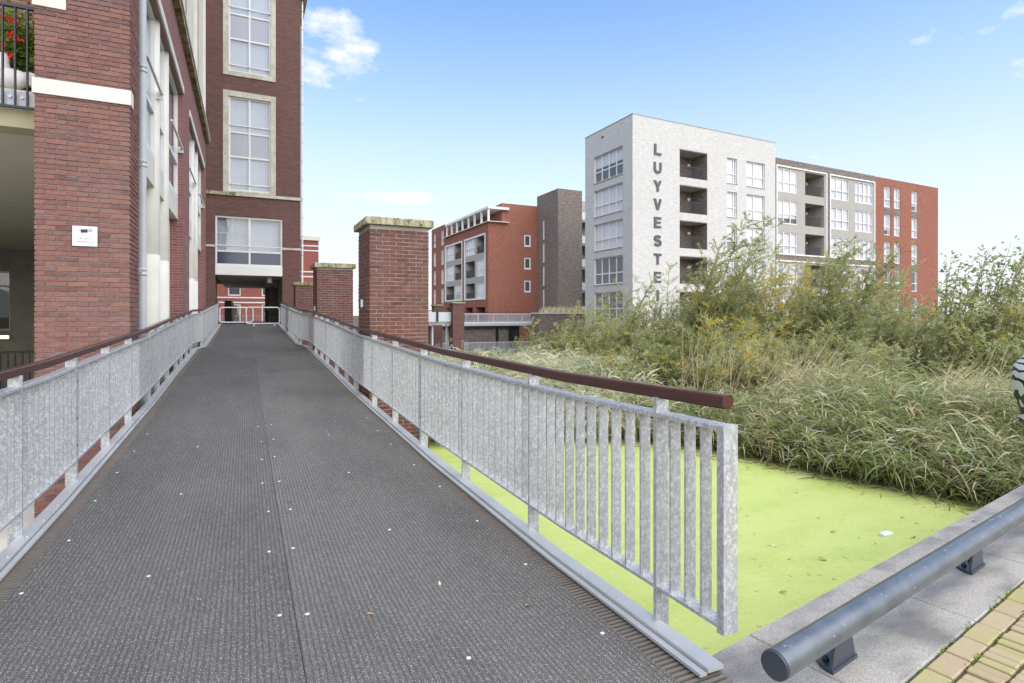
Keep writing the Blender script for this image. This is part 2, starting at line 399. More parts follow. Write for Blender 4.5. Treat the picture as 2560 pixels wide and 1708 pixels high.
# granite coping, partly wet
t = NT('granite'); v = t.n('ShaderNodeTexVoronoi', {'Scale': 520}); t.l(t.pos(), v.inputs['Vector']); sx = t.n('ShaderNodeSeparateColor'); t.l(v.outputs['Color'], sx.inputs[0])
c = t.ramp(sx.outputs[0], [(.1, (.20, .18, .155)), (.45, (.34, .31, .27)), (.8, (.43, .395, .345)), (.97, (.58, .54, .485))])
wet = t.ramp(t.noise(2.6, 3, .5, sc=(.8, 1.8, 1)), [(.46, (0, 0, 0)), (.64, (1, 1, 1))]); c = t.mix(t.math('MULTIPLY', wet, .6), c, (.075, .070, .066, 1))
t.base(c).set(.5, 0, .32); t.l(t.math('SUBTRACT', .62, t.math('MULTIPLY', wet, .26)), t.b.inputs['Roughness']); t.bump(t.noise(300, 2), .12, .002); M['granite'] = t.m
# clay pavers, yellowish to pink, algae
t = NT('clay_paver'); oi = t.n('ShaderNodeObjectInfo').outputs['Random']; f = t.noise(18, 6, .65); f2 = t.noise(4, 4)
c = t.ramp(oi, [(0, (.42, .35, .18)), (.35, (.44, .36, .21)), (.6, (.40, .29, .19)), (.8, (.38, .34, .15)), (1, (.47, .39, .21))])
c = t.mix(t.math('MULTIPLY', f, .5), c, (.34, .21, .16, 1)); c = t.mix(t.ramp(f2, [(.42, (0, 0, 0)), (.68, (1, 1, 1))]), c, t.mix(.55, c, (.33, .34, .10, 1)))
t.base(c).set(.8, 0, .3); t.bump(t.noise(90, 4, .7), .5, .004); M['paver'] = t.m
M['soil'] = mottled('joint_soil', (.09, .075, .05, 1), (.05, .055, .02, 1), 15, .95, .5)
# duckweed carpet
t = NT('duckweed'); f = t.noise(1.1, 6, .6); f2 = t.noise(150, 2); f3 = t.noise(1.7, 7, .7, sc=(.6, 1.6, 1))
c = t.mix(f, (.45, .51, .135, 1), (.53, .575, .19, 1)); c = t.mix(t.math('MULTIPLY', f2, .35), c, (.42, .50, .13, 1))
c = t.mix(t.math('MULTIPLY', t.ramp(f3, [(.46, (0, 0, 0)), (.66, (1, 1, 1))]), .5), c, (.35, .42, .075, 1)); f4 = t.noise(5.5, 8, .75, sc=(1, 1, 1)); c = t.mix(t.math('MULTIPLY', t.ramp(f4, [(.60, (0, 0, 0)), (.66, (1, 1, 1))]), .35), c, (.24, .29, .06, 1)); f5 = t.noise(28, 4, .7); c = t.mix(t.math('MULTIPLY', t.ramp(f5, [(.35, (1, 1, 1)), (.5, (0, 0, 0))]), .30), c, (.58, .64, .26, 1))
t.base(c).set(.55, 0, .3); t.bump(t.noise(120, 4, .7), .6, .006); M['duckweed'] = t.m
M['earth'] = mottled('bank_earth', (.07, .07, .03, 1), (.11, .095, .05, 1), 2.5, .95, .5, 12)
M['concrete'] = mottled('concrete', (.36, .34, .30, 1), (.26, .24, .20, 1), 2.5, .85, .25)
t = NT('board_soffit'); f = t.noise(2.2, 6, .65); f2 = t.noise(3.0, 5, .7, sc=(.4, 4, 1)); c = t.mix(f, (.62, .58, .46, 1), (.46, .42, .32, 1)); c = t.mix(t.ramp(f2, [(.64, (0, 0, 0)), (.70, (1, 1, 1))]), c, (.10, .09, .07, 1))
t.base(c).set(.9, 0, .2); t.bump(f, .3, .02); M['soffit'] = t.m
M['olive'] = mottled('olive_beam', (.40, .36, .23, 1), (.33, .30, .18, 1), 1.5, .8, .1)
M['pvc'] = mottled('pvc_pipe', (.52, .52, .55, 1), (.44, .44, .47, 1), 2, .4, 0)
M['grey_spandrel'] = plain('grey_spandrel', (.36, .36, .41, 1), .15)
M['blue_panel'] = plain('blue_panel', (.035, .05, .10, 1), .12)
M['window_backing'] = mottled('pale_blind', (.86, .84, .84, 1), (.78, .76, .77, 1), .8, .8, 0)
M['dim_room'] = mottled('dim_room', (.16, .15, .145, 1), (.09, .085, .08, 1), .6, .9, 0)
DIM[0] = M['dim_room']
t = NT('net_curtain'); wv = t.n('ShaderNodeTexWave', {'Scale': 6.0, 'Distortion': 1.5, 'Detail': 2}); t.l(t.pos(), wv.inputs['Vector']); c = t.mix(wv.outputs['Fac'], (.48, .48, .50, 1), (.70, .70, .71, 1)); t.base(c).set(.9, 0, .1); M['curtain'] = t.m
def glass(name, refl, tint):
    t = NT(name); tr = t.n('ShaderNodeBsdfTransparent'); tr.inputs[0].default_value = tint
    gl = t.n('ShaderNodeBsdfGlossy'); gl.inputs['Roughness'].default_value = .015; gl.inputs[0].default_value = (.95, .97, 1, 1)
    fr = t.n('ShaderNodeFresnel', {'IOR': 1.5}); mxs = t.n('ShaderNodeMixShader')
    bf = t.t.nodes.new('ShaderNodeNewGeometry').outputs['Backfacing']; t.l(t.math('MULTIPLY', t.math('MINIMUM', t.math('ADD', fr.outputs[0], refl), 1.0), t.math('SUBTRACT', 1.0, bf)), mxs.inputs[0]); t.l(tr.outputs[0], mxs.inputs[1]); t.l(gl.outputs[0], mxs.inputs[2])
    t.l(mxs.outputs[0], t.out.inputs['Surface']); return t.m
M['glass'] = glass('window_glass', .03, (.88, .90, .92, 1))
M['glass_far'] = glass('window_glass_far', .03, (.95, .94, .94, 1))
M['glass_dim'] = glass('window_glass_dim', .02, (.8, .8, .8, 1))
M['letter'] = plain('letter_grey', (.075, .075, .082, 1), .5)
M['lime'] = plain('hi_vis_lime', (.55, .80, .04, 1), .7)
M['red_flower'] = plain('red_petals', (.75, .03, .015, 1), .6)
M['glazed_white'] = mottled('glazed_white', (.80, .77, .74, 1), (.70, .60, .56, 1), 7, .3, 0)
t = NT('stripe_paint'); wv = t.n('ShaderNodeTexWave', {'Scale': 7.0, 'Distortion': 5.0, 'Detail': 1.0, 'Detail Scale': 1.2}); wv.bands_direction = 'X'
mpn = t.n('ShaderNodeMapping', {'Rotation': (0, .5, .6)}); t.l(t.pos(), mpn.inputs['Vector']); t.l(mpn.outputs[0], wv.inputs['Vector'])
t.base(t.ramp(wv.outputs['Fac'], [(.26, (.015, .015, .03)), (.33, (.62, .60, .60))])).set(.35); M['stripes'] = t.m
t = NT('lit_lamp'); e = t.n('ShaderNodeEmission', {'Color': (1, .88, .45, 1), 'Strength': 2.2}); t.l(e.outputs[0], t.out.inputs['Surface']); M['lit'] = t.m
def leafmat(name, stops, trans=.35, rough=.55):
    t = NT(name); a = t.n('ShaderNodeAttribute', attribute_name='tint'); c = t.ramp(a.outputs['Fac'], stops)
    t.base(c).set(rough, 0, .35); tl = t.n('ShaderNodeBsdfTranslucent'); t.l(c, tl.inputs[0]); ms = t.n('ShaderNodeMixShader', {0: trans})
    t.l(t.b.outputs[0], ms.inputs[1]); t.l(tl.outputs[0], ms.inputs[2]); t.l(ms.outputs[0], t.out.inputs['Surface']); return t.m
M['willow'] = leafmat('willow_leaf', [(0, (.17, .20, .055)), (.3, (.35, .37, .13)), (.55, (.54, .56, .34)), (.68, (.55, .50, .13)), (.85, (.74, .58, .09)), (1, (.85, .58, .06))], .5)
M['reed'] = leafmat('reed_leaf', [(0, (.16, .13, .055)), (.22, (.20, .24, .065)), (.5, (.32, .36, .135)), (.72, (.54, .57, .41)), (.86, (.68, .60, .40)), (1, (.68, .52, .28))], .4)
M['stem'] = mottled('shrub_stem', (.15, .13, .08, 1), (.23, .19, .11, 1), 8, .9, 0)
M['weed'] = leafmat('weed_leaf', [(0, (.10, .16, .02)), (1, (.32, .42, .06))])
M['deadleaf'] = plain('dead_leaf', (.46, .27, .09, 1), .7)
M['paleleaf'] = plain('pale_leaf', (.66, .60, .42, 1), .7)

# ================================================================ the setting: ground, water, bank, quay
WZ = -0.78
mb = MB(); mb.quad((-900, -900, -3.4), (900, -900, -3.4), (900, 1500, -3.4), (-900, 1500, -3.4))
struct(mb.build('ground', M['earth']))
EDGE = [(1.2, 9.3), (2.6, 8.95), (4.64, 8.44), (5.99, 7.85), (6.55, 7.2), (6.84, 6.3), (7.05, 5.3), (7.38, 4.1), (7.5, 3.4), (7.6, 2.55), (7.6, 1.5)]
E_ = np.array(EDGE)
def edge_dist(P):
    """distance from the water's edge, positive on land"""
    d = np.full(len(P), 1e9)
    for a, b in zip(E_[:-1], E_[1:]):
        ab = b - a; t = np.clip(((P - a) @ ab) / (ab @ ab), 0, 1); q = a + t[:, None] * ab
        d = np.minimum(d, np.linalg.norm(P - q, axis=1))
    poly = list(EDGE) + [(300, 1.5), (300, 400), (1.2, 400)]
    inside = np.zeros(len(P), bool); n = len(poly)
    for i in range(n):
        x0, y0 = poly[i]; x1, y1 = poly[(i + 1) % n]
        c = (y0 > P[:, 1]) != (y1 > P[:, 1])
        with np.errstate(divide='ignore', invalid='ignore'):
            xi = (x1 - x0) * (P[:, 1] - y0) / (y1 - y0 + 1e-12) + x0
        inside ^= c & (P[:, 0] < xi)
    return np.where(inside, d, -d)
def land_z(P):
    d = edge_dist(P)
    z = np.interp(d, [-1.2, -.4, 0, .7, 2.5, 6, 34], [-1.9, -1.15, -.84, -.62, -.55, -.75, -3.0])
    return z + .05 * np.sin(P[:, 0] * 1.7) * np.cos(P[:, 1] * 1.3) * (d > 0)
xs = np.concatenate([np.arange(1.2, 14, .3), np.arange(14, 60, 1.5), [70, 90, 120, 200]])
ys = np.concatenate([np.arange(1.6, 16, .3), np.arange(16, 60, 1.5), [70, 90, 130, 220]])
gx, gy = np.meshgrid(xs, ys); P = np.stack([gx.ravel(), gy.ravel()], 1); z = land_z(P)
nx, ny = len(xs), len(ys)
fs = [(j * nx + i, j * nx + i + 1, (j + 1) * nx + i + 1, (j + 1) * nx + i) for j in range(ny - 1) for i in range(nx - 1)]
me = bpy.data.meshes.new('bank'); me.from_pydata([(a, b, c) for (a, b), c in zip(P, z)], [], fs); me.materials.append(M['earth'])
struct(link('bank', me))
# water surface, ending under the bank
wp = [(-.2, 1.2), (9.2, 1.2), (9.2, 3.2), (8.4, 5.2), (8.0, 6.9), (7.2, 8.6), (5.2, 9.4), (2.0, 10.3), (-.2, 10.6)]
me = bpy.data.meshes.new('water'); me.from_pydata([(a, b, WZ) for a, b in wp], [], [tuple(range(len(wp)))]); me.materials.append(M['duckweed'])
struct(link('water', me))
# lower ground on the near-left side of the bridge and a retaining wall under the deck
mb = MB(); mb.box(-30, -.25, 1.0, 28, -1.6, -1.32); struct(mb.build('lower_ground', M['cream']))  # cream colour chosen to bounce light up onto the passage ceiling
mb = MB(); mb.box(-.24, .1, 1.0, 28.5, -2.2, -.30); struct(mb.build('abutment', M['dark_brick']))
mb = MB(); mb.box(-6, -1.9, 3.4, 3.75, -1.33, -.35); struct(mb.build('retaining_wall', M['moss']))

# quay: frame a along the edge, b inward (towards the viewer)
qa = R(8.76); QM = frame((1.75, 1.73), (math.cos(qa), math.sin(qa)))
QI = Matrix(((math.cos(qa), math.sin(qa), 0, 1.75), (math.sin(qa), -math.cos(qa), 0, 1.73), (0, 0, 1, 0), (0, 0, 0, 1)))   # (a, b inward, z)
def qbox(mb, a0, a1, b0, b1, z0, z1, c=None):
    mb.M = QM
    if c: mb.cbox(a0, a1, -b1, -b0, z0, z1, c)
    else: mb.box(a0, a1, -b1, -b0, z0, z1)
    return mb
quay = struct(qbox(MB(), -9, 14, .03, .52, -2.4, -.12).build('quay_wall', M['concrete']))
a = -8.35
while a < 13:
    L = .955
    qbox(MB(), a, a + L - .006, 0, .52, -.12, random.uniform(-.001, .002), .006).build('coping_slab', M['granite'], quay)
    a += L
pave = struct(qbox(MB(), -9, 14, .525, 9, -.4, -.012).build('pavement', M['soil']))
def paver_mesh(la, lb):
    m = MB(); m.cbox(0, la, 0, lb, -.06, 0, .004); return m.mesh('paver', M['paver'])
pm_b = paver_mesh(.186, .088); pm_h = [paver_mesh(.052, .108), paver_mesh(.053, .22)]
def paver(me, a, b, dz, rz):
    o = bpy.data.objects.new('brick', me); COL.objects.link(o)
    p = QM @ Vector((a, -b, dz)); o.location = p; o.rotation_euler = (random.uniform(-.012, .012), random.uniform(-.012, .012), qa + rz); setp(o, pave)
npv = 0
for i in range(26):
    paver(pm_b, -.15 + i * .192, .525 + .093, random.uniform(-.004, .003), random.uniform(-.015, .015)); npv += 1
LAST = [0, 0, 0, 0]
for rw in range(4):
    for i in range(62):
        if npv >= 298: break
        b0 = .624 + rw * .118
        a0 = .25 + rw * .04 + i * .0585
        if a0 > 3.6 - rw * .25: break
        paver(pm_h[0], a0, b0 + .113, random.uniform(-.006, .004), random.uniform(-.02, .02)); npv += 1; LAST[rw] = i + 1
mb = MB(QM)
for i in range(26, 60): mb.box(-.15 + i * .192, .036 + i * .192, -.618, -.530, -.06, random.uniform(-.004, .003))
for rw in range(0, 30):
    for i in range(-30, 160):
        a0 = .25 + rw * .04 + i * .0585; b0 = .624 + rw * .118; dz = random.uniform(-.006, .004)
        if rw < 4 and -1e-6 <= i < LAST[rw]: continue
        if a0 > 8.5 or a0 < -1.4: continue
        mb.box(a0, a0 + .052, -b0 - .113, -b0 - .005, -.06, dz)
stuff(mb.build('brick_paving', M['paver'], pave))

# ================================================================ footbridge
XC = 0.20
zd = lambda Y: float(np.interp(Y, [1.4, 2.8, 5.0, 9.4, 12, 17.2, 29.4], [.03, 0, .012, .13, .25, .45, .93]))
jog = lambda Y: float(np.interp(Y, [17.2, 17.9], [0, .17]))
bridge = thing('footbridge', 'long grey footbridge with rubber matting rising to the brick tower', 'footbridge', (XC, 1.5, 0))
SEC = [1.55, 2.8, 5.0, 7.2, 9.4, 12.0, 14.6, 17.2, 17.9, 21.0, 25.0, 29.4]
def deckpath(x, s, ys): return [(XC + s * (x - jog(y)), y, zd(y)) for y in ys]
# ridged deck planks; their ends show in the strip beside the mat
pmb = MB(); prof = []
W2 = 1.465; pw = .14
for k in range(5):
    y0 = k * .028
    pmb.box(-W2, W2, y0 + .002, y0 + .016, -.03, -.004)
pmb.box(-W2, W2, 0, pw - .006, -.045, -.024)
pme = pmb.mesh('deck_plank', M['plank']); pme.materials.append(M['gap_shade'])
for pf_ in list(pme.polygons)[-6:]: pf_.material_index = 1  # base between the ridges coloured near black in place of groove shade
y = 1.55
while y < 16.9:
    o = link('deck_plank', pme, bridge, (XC, y, zd(y + .07) - .004)); o.rotation_euler = (math.atan2(zd(y + .14) - zd(y), .14), 0, 0); y += pw
mb = MB()
while y < 29.3:
    z0 = zd(y) - .004; q = 1.465 - jog(y)
    mb.box(XC - q, XC + q, y, y + pw - .006, z0 - .04, z0 - .006); y += pw
stuff(mb.build('far_deck_planks', M['plank'], bridge))
# rubber mat strips
def matstrip(x0, x1, ya, yb, lift):
    ys_ = [ya] + [q for q in SEC if ya < q < yb] + [yb]
    m = MB(); path = [(0, q, zd(q)) for q in ys_]
    vs = []
    for (q, z) in [(p[1], p[2]) for p in path]:
        j = jog(q); a = x0 + (j if x0 < -.9 else 0); b = x1 - (j if x1 > 1.3 else 0)
        vs += [(a, q, z - .003), (b, q, z - .003), (b, q, z + .009 + lift), (a, q, z + .009 + lift)]
    fs = [(0, 1, 2, 3)]
    for k in range(len(ys_) - 1):
        o = k * 4
        for i in range(4): fs.append((o + i, o + 4 + i, o + 4 + (i + 1) % 4, o + (i + 1) % 4))
    fs.append(tuple((len(ys_) - 1) * 4 + i for i in (3, 2, 1, 0)))
    m.add(vs, fs); return m.build('rubber_mat', M['mat'], bridge)
strips = []
joints = [1.5, 11.95, 20.9, 29.3]
for i in range(3):
    ya, yb = joints[i] + (.012 if i else 0), joints[i + 1]
    strips.append(matstrip(-1.05, .205, ya, yb, .0))
    strips.append(matstrip(.2074, 1.45, ya, yb, .003))
cap = MB(); cap.lathe([(.010, 0), (.009, .002), (.005, .003)], (0, 0, 0), 10); capm = cap.mesh('screw_cap', M['white_panel'])
rs = random.Random(5)
for k in range(8):
    yy = 2.05 + k * .74
    for x, st in ((-.99, 0), (.14, 0), (.27, 1), (1.385, 1), (-.45, 0), (.82, 1)):
        if x in (-.45, .82) and (k % 2 or k > 6): continue
        Y = yy + rs.uniform(-.05, .05); link('screw_cap', capm, strips[st], (x + rs.uniform(-.02, .02), Y, zd(Y) + .0085 + .004 * st))
# kerb profiles
for s, nm in ((-1, 'kerb_profile'), (1, 'kerb_profile')):
    ys_ = [1.60] + SEC[1:]
    p = deckpath(1.355, s, ys_)
    if s > 0: pr = [(-.006, .002), (.028, .002), (.028, .012), (-.006, .015)]; pr2 = [(.034, .008), (.112, .006), (.112, .022), (.034, .026)]
    else: pr = [(.006, .002), (.006, .015), (-.028, .012), (-.028, .002)]; pr2 = [(-.034, .008), (-.034, .026), (-.112, .022), (-.112, .006)]
    MB().sweep(p, pr).build('kerb_lip', M['galv_smooth'], bridge); MB().sweep(p, pr2).build(nm, M['galv_smooth'], bridge)
    # side beam under the deck
    MB().sweep(deckpath(1.30, s, ys_), [(-.05, -.28), (.05, -.28), (.05, -.05), (-.05, -.05)]).build('side_beam', M['dark_steel'], bridge)
    mb = MB()
    for yb in np.arange(2.2, 29, .31):
        pp = deckpath(1.405, s, [yb])[0]; mb.lathe([(.007, .020), (.007, .0295), (.003, .032)], pp, 6)
    stuff(mb.build('kerb_bolts', M['galv'], bridge))
MB().sweep([(XC, 1.3, -.05), (XC, 29.3, .8)], [(-1.2, -.12), (1.2, -.12), (1.2, -.06), (-1.2, -.06)]).build('soffit_plate', M['dark_steel'], bridge)

# ---- railings
def railing(s, label, y_start, joints):
    t = thing('railing', label, 'railing', (XC + s * 1.475, y_start, 0))
    X = lambda Y: XC + s * (1.475 - jog(Y))
    hw = .027
    br = [2.8, 5.0, 9.4, 12.0, 17.2, 17.9]
    for a, b in zip(joints[:-1], joints[1:]):
        a2, b2 = a + .006, b - .006
        ys_ = [a2] + [q for q in br if a2 < q < b2] + [b2]
        pt = [(X(q), q, zd(q)) for q in ys_]
        MB().sweep(pt, [(-.036, .925), (.036, .925), (.036, .942), (.032, .946), (-.032, .946), (-.036, .942)]).build('top_rail', M['galv'], t)
        MB().sweep(pt, [(-.034, .166), (.034, .166), (.034, .180), (-.034, .180)]).build('bottom_rail', M['galv'], t)
        ph = [(q[0], q[1], q[2]) for q in pt]
        if a == joints[0]: ph[0] = (ph[0][0], ph[0][1] - .02, ph[0][2])
        MB().sweep(ph, [(-.016, 1.008), (-.016, 1.016), (-.027, 1.016), (-.027, 1.055), (-.021, 1.062), (.021, 1.062), (.027, 1.055), (.027, 1.016), (.016, 1.016), (.016, 1.008)]).build('handrail', M['wood'], t)
    # end bar of the first panel
    y0 = joints[0]
    if s > 0:
        MB().box(X(y0) - .037, X(y0) + .037, y0 - .028, y0 + .006, zd(y0) + .150, zd(y0) + .947).build('end_bar', M['galv'], t)
    bal = MB(); bal.box(-hw, hw, -.005, .005, .176, .928); bme = bal.mesh('baluster', M['galv'])
    post = MB(); post.box(-.035, .035, -.010, .010, -.02, 1.012); pmesh = post.mesh('post', M['galv'])
    post2 = MB(); post2.box(-.037, .037, -.022, -.006, -.02, 1.012); post2.box(-.037, .037, .006, .022, -.02, 1.012)
    post2.lathe([(.010, 0), (.010, .012)], (0, 0, 0), 6) if False else None
    p2 = post2.mesh('post', M['galv'])
    pitch = .1113; n = 0; Y = 1.97
    posts = []
    while Y < joints[-1] - .1:
        near = min(joints, key=lambda j: abs(j - Y))
        isj = abs(near - Y) < .35 and near not in (joints[0], joints[-1])
        posts.append((near if isj else Y, isj)); Y += pitch * 11
    for Y, j in posts:
        link('post', p2 if j else pmesh, t, (X(Y), Y, zd(Y)))
    for Y in (1.70, 1.79, 1.88): link('baluster', bme, t, (X(Y), Y, zd(Y)))
    Y = 1.97
    while Y < joints[-1] - .05:
        if Y > joints[0] + .03 and all(abs(Y - q[0]) > .04 for q in posts):
            link('baluster', bme, t, (X(Y), Y, zd(Y))); n += 1
        Y += pitch
    b = MB()
    for q, j in posts:
        if j and q < 12:
            for zz in (.3, .52, .82): b.tube([(X(q) - s * .040, q, zd(q) + zz), (X(q) - s * .028, q, zd(q) + zz)], .010, 8)
    if b.v: b.build('panel_bolts', M['dark_steel'], t)
    return t
JR = [1.60, 5.65, 9.55, 13.2, 17.2, 17.9, 21.5, 25.0, 28.2]
railing(1, 'galvanised bar railing with brown wooden handrail beside the green pond', 1.6, JR)
railing(-1, 'galvanised bar railing with brown handrail beside the brick apartment building', 1.6, [1.60, 5.65, 9.60, 13.2, 17.2, 17.9, 21.5, 25.0, 28.2])

# ================================================================ brick pillars beside the bridge
def pillar_rows(W, z0, z1, course=.0625):
    """(side, course, k, position) of the stretchers of a pinwheel-bonded square pillar; sides 0 front 1 right 2 back 3 left"""
    hw = .10; p = (W - hw) / 4; out = []
    n = int((z1 - z0) / course)
    for i in range(n):
        for side in range(4):
            for k in range(4):
                u = k * p if i % 2 == 0 else hw + .01 + k * p - .0
                out.append((side, i, k, u, z0 + i * course))
    return out, p, hw
def side_matrix(side, x0, y0, W):
    if side == 0: return frame((x0, y0), (1, 0))
    if side == 1: return frame((x0 + W, y0), (0, 1))
    if side == 2: return frame((x0 + W, y0 + W), (-1, 0))
    return frame((x0, y0 + W), (0, -1))
def brick_mesh(L, D, H, mat, seed):
    r = random.Random(seed); j = lambda a: a + r.uniform(-.0025, .0025)
    m = MB(); c = .004
    vs = []
    for (x, y, z) in [(0, 0, 0), (L, 0, 0), (L, D, 0), (0, D, 0), (0, 0, H), (L, 0, H), (L, D, H), (0, D, H)]: vs.append((j(x), j(y), j(z)))
    m.add(vs, [(0, 3, 2, 1), (4, 5, 6, 7), (0, 1, 5, 4), (1, 2, 6, 5), (2, 3, 7, 6), (3, 0, 4, 7)])
    return m.mesh('brick', mat)
def brick_pillar(t, x0, y0, W, z0, z1, mat, pick, limit=300):
    rows, p, hw = pillar_rows(W, z0, z1)
    MB().box(x0 + .007, x0 + W - .007, y0 + .007, y0 + W - .007, z0, z1).build('mortar_core', M['mortar'], t)
    ms = [brick_mesh(p - .010, hw, .0515, mat, k) for k in range(6)]
    rest = MB(); used = 0; r = random.Random(int(x0 * 100 + y0 * 10))
    for row in sorted(rows, key=pick):
        side, i, k, u, z = row; F = side_matrix(side, x0, y0, W)
        dy = r.uniform(-.0025, .002)
        if used < limit and pick(row) < 1e6:
            o = link('brick', r.choice(ms), t); pos = F @ Vector((u, dy, z)); o.location = pos
            o.rotation_euler = (0, 0, [0, math.pi / 2, math.pi, -math.pi / 2][side]); used += 1
        else:
            rest.M = F; q = lambda: r.uniform(-.002, .002)
            rest.box(u + q(), u + p - .010 + q(), dy, hw, z + q(), z + .0515 + q())
    if rest.v: stuff(rest.build('brickwork', mat, t))
def cap_stone(t, x0, y0, W, z, h):
    m = MB(); o = .07; n = 7
    m.cbox(x0 - o, x0 + W + o, y0 - o, y0 + W + o, z, z + h, .012)
    m.build('cap_stone', M['moss'], t)
def wall_light(t, x, y, z):
    b = MB(); b.box(x - .055, x, y - .05, y + .05, z - .07, z + .07); o = b.build('wall_light', M['black'], t)
    MB().box(x - .05, x - .012, y - .056, y - .051, z - .062, z + .062).build('diffuser', M['white_panel'], o)
p1 = thing('brick_pillar', 'tall red-brown brick pillar nearest the viewer with mossy cap, foot in the pond', 'pillar', (2.2, 9.2, WZ), 'pillars along the footbridge')
brick_pillar(p1, 1.73, 8.73, .94, -.90, 2.78, M['pillar_brick'], lambda r: (60 - r[1]) if (r[0] == 0 and r[1] > 14) else ((70 - r[1]) if (r[0] == 3 and r[1] > 34) else 1e7))
cap_stone(p1, 1.73, 8.73, .94, 2.785, .115); wall_light(p1, 1.73, 9.25, 1.57)
p2_ = thing('brick_pillar', 'middle brick pillar with mossy cap, shorter looking, beyond the nearest one', 'pillar', (2.2, 16.1, WZ), 'pillars along the footbridge')
brick_pillar(p2_, 1.725, 15.7, .94, -.90, 2.64, M['pillar_brick'], lambda r: 1e7); cap_stone(p2_, 1.725, 15.7, .94, 2.645, .12); wall_light(p2_, 1.725, 16.0, 1.55)
p3 = thing('brick_pillar', 'farthest small brick pillar with mossy cap against the brick tower', 'pillar', (2.2, 23.1, WZ), 'pillars along the footbridge')
brick_pillar(p3, 1.72, 22.7, .94, -1.9, 2.49, M['pillar_brick'], lambda r: 1e7); cap_stone(p3, 1.72, 22.7, .94, 2.495, .11); wall_light(p3, 1.72, 23.0, 1.52)

# ================================================================ apartment building on the left
bld = thing('apartment_building', 'red-brown brick apartment building with cream columns and grey downpipe along the footbridge', 'building', (-1.8, 9, -1.3))
def pier(t):
    x0, y0, W, z0, z1, mat = -2.31, 8.63, .97, -1.32, 6.9, M['pier_brick']
    rows, p, hw = pillar_rows(W, z0, z1)
    DP = .655
    core = MB().box(x0 + .013, x0 + W - .013, y0 + .013, y0 + DP, z0, z1).build('brick_pier', M['pier_mortar'], t)
    ms = [brick_mesh(p - .011, hw, .0485, mat, 20 + k) for k in range(6)]
    rest = MB(); used = 0; r = random.Random(11)
    def pick(q):
        if q[0] == 0 and .55 < q[4] < 5.3: return 0 if .9 < q[4] else 1
        return 9
    for row in sorted(rows, key=pick):
        side, i, k, u, z = row; F = side_matrix(side, x0, y0, W); dy = r.uniform(-.004, .002)
        if side == 2 or (side == 1 and k > 2) or (side == 3 and k < (1 if i % 2 else 2)): continue
        bl = p if not (side == 1 and i % 2 and k == 2) else p * .53
        if used < 299 and pick(row) < 9:
            o = link('brick', r.choice(ms), core); o.location = F @ Vector((u, dy, z)); used += 1
        else:
            rest.M = F; q = lambda: r.uniform(-.002, .002)
            rest.box(u + q(), u + bl - .011 + q(), dy, hw, z + q(), z + .0485 + q())
    stuff(rest.build('brickwork', mat, core))
    MB().box(x0 - .02, x0 + W + .015, y0 - .022, y0 + .16, 4.085, 4.27).build('stone_band', M['cream'], core)
    MB().box(x0 - .02, -2.0, y0 - .022, y0 + .16, 5.15, 5.36).build('stone_block', M['cream'], core)
pier(bld)
FM = frame((-1.34, 0), (0, 1))
ops = [(9.95, 15.36, -1.31, 6.62, .26), (17.08, 22.97, -1.3, 6.62, .26)]
wall(FM, 9.94, 24.0, -1.3, 7.81, ops, .26).build('facade_wall', M['facade_brick'], bld)
m = MB(FM); m.box(15.36 + .55, 15.36 + 1.15, -.006, -.001, -1.2, 3.4); m.build('brick_panel', M['dark_brick'], bld)
for (a, b, c1, c2) in ((9.95, 15.36, 11.75, 13.05), (17.08, 22.97, 19.3, 20.65)):
    MB(FM).box(a - .4, b, .26, .30, -1.3, 3.63).build('recess_wall', M['cream'], bld)
    MB(FM).box(a - .05, b + .05, -.03, -.001, 6.62, 6.79).build('lintel', M['cream'], bld)
    for c in (c1, c2):
        cm = MB(); cm.lathe([(.168, -1.3), (.168, 2.44), (.158, 2.445), (.158, 2.462), (.164, 2.47), (.164, 6.62)], (-1.34 - .20, c, 0), 28)
        cm.build('column', M['cream'], bld)
    for (u0, u1, ju) in ((a, c1 - .12, 0), (c2 + .12, b, 1), (c1 + .15, c2 - .15, 2)):
        MB(FM).box(u0, u1, .10, .26, 3.63, 4.13).build('apron_panel', M['cream'], bld)
        window(bld, FM, u0, u1, 4.13, 6.618, .10, mul=(), tra=(4.95,), fw=.07, fmat=M['white_panel'], gmat=M['glass'], bmat=M['curtain'], depth=.07)
        if ju < 2:
            rb = MB(FM); e0, e1 = (u0 + .02, u1 + .05) if ju == 0 else (u0 - .05, u1 - .02)
            rb.box(e0, e1, -.02, .015, 5.28, 5.32); rb.box(e1 - .05, e1, -.02, .10, 5.20, 5.34); rb.build('guard_bar', M['cream'], bld)
mc = MB(FM); mc.box(9.3, 24.05, -.13, 0, 7.81, 7.93); mc.build('cornice', M['moss'], bld)
MB(FM).box(9.3, 24.07, -.16, 0, 7.932, 8.0).build('cornice_cap', M['cream'], bld)
for (u0, u1, mt) in ((9.3, 16.3, 'cream'), (16.3, 16.95, 'facade_brick'), (16.95, 20.4, 'cream'), (20.4, 21.1, 'facade_brick'), (21.1, 24.0, 'cream')):
    d = .02 if mt == 'cream' else .05
    MB(FM).box(u0, u1, d, .4, 8.0, 21).build('upper_wall', M[mt], bld)
    if mt == 'cream':
        MB(FM).box((u0 + u1) / 2 + .2, (u0 + u1) / 2 + .34, -.06, d, 8.002, 21).build('upper_mullion', M['cream'], bld)
MB().box(-12, -1.75, 9.7, 24, 3.95, 21).build('body', M['facade_brick'], bld)
MB().box(-2.2, -1.66, 9.30, 24, -1.3, 3.95).build('body', M['dark_brick'], bld)
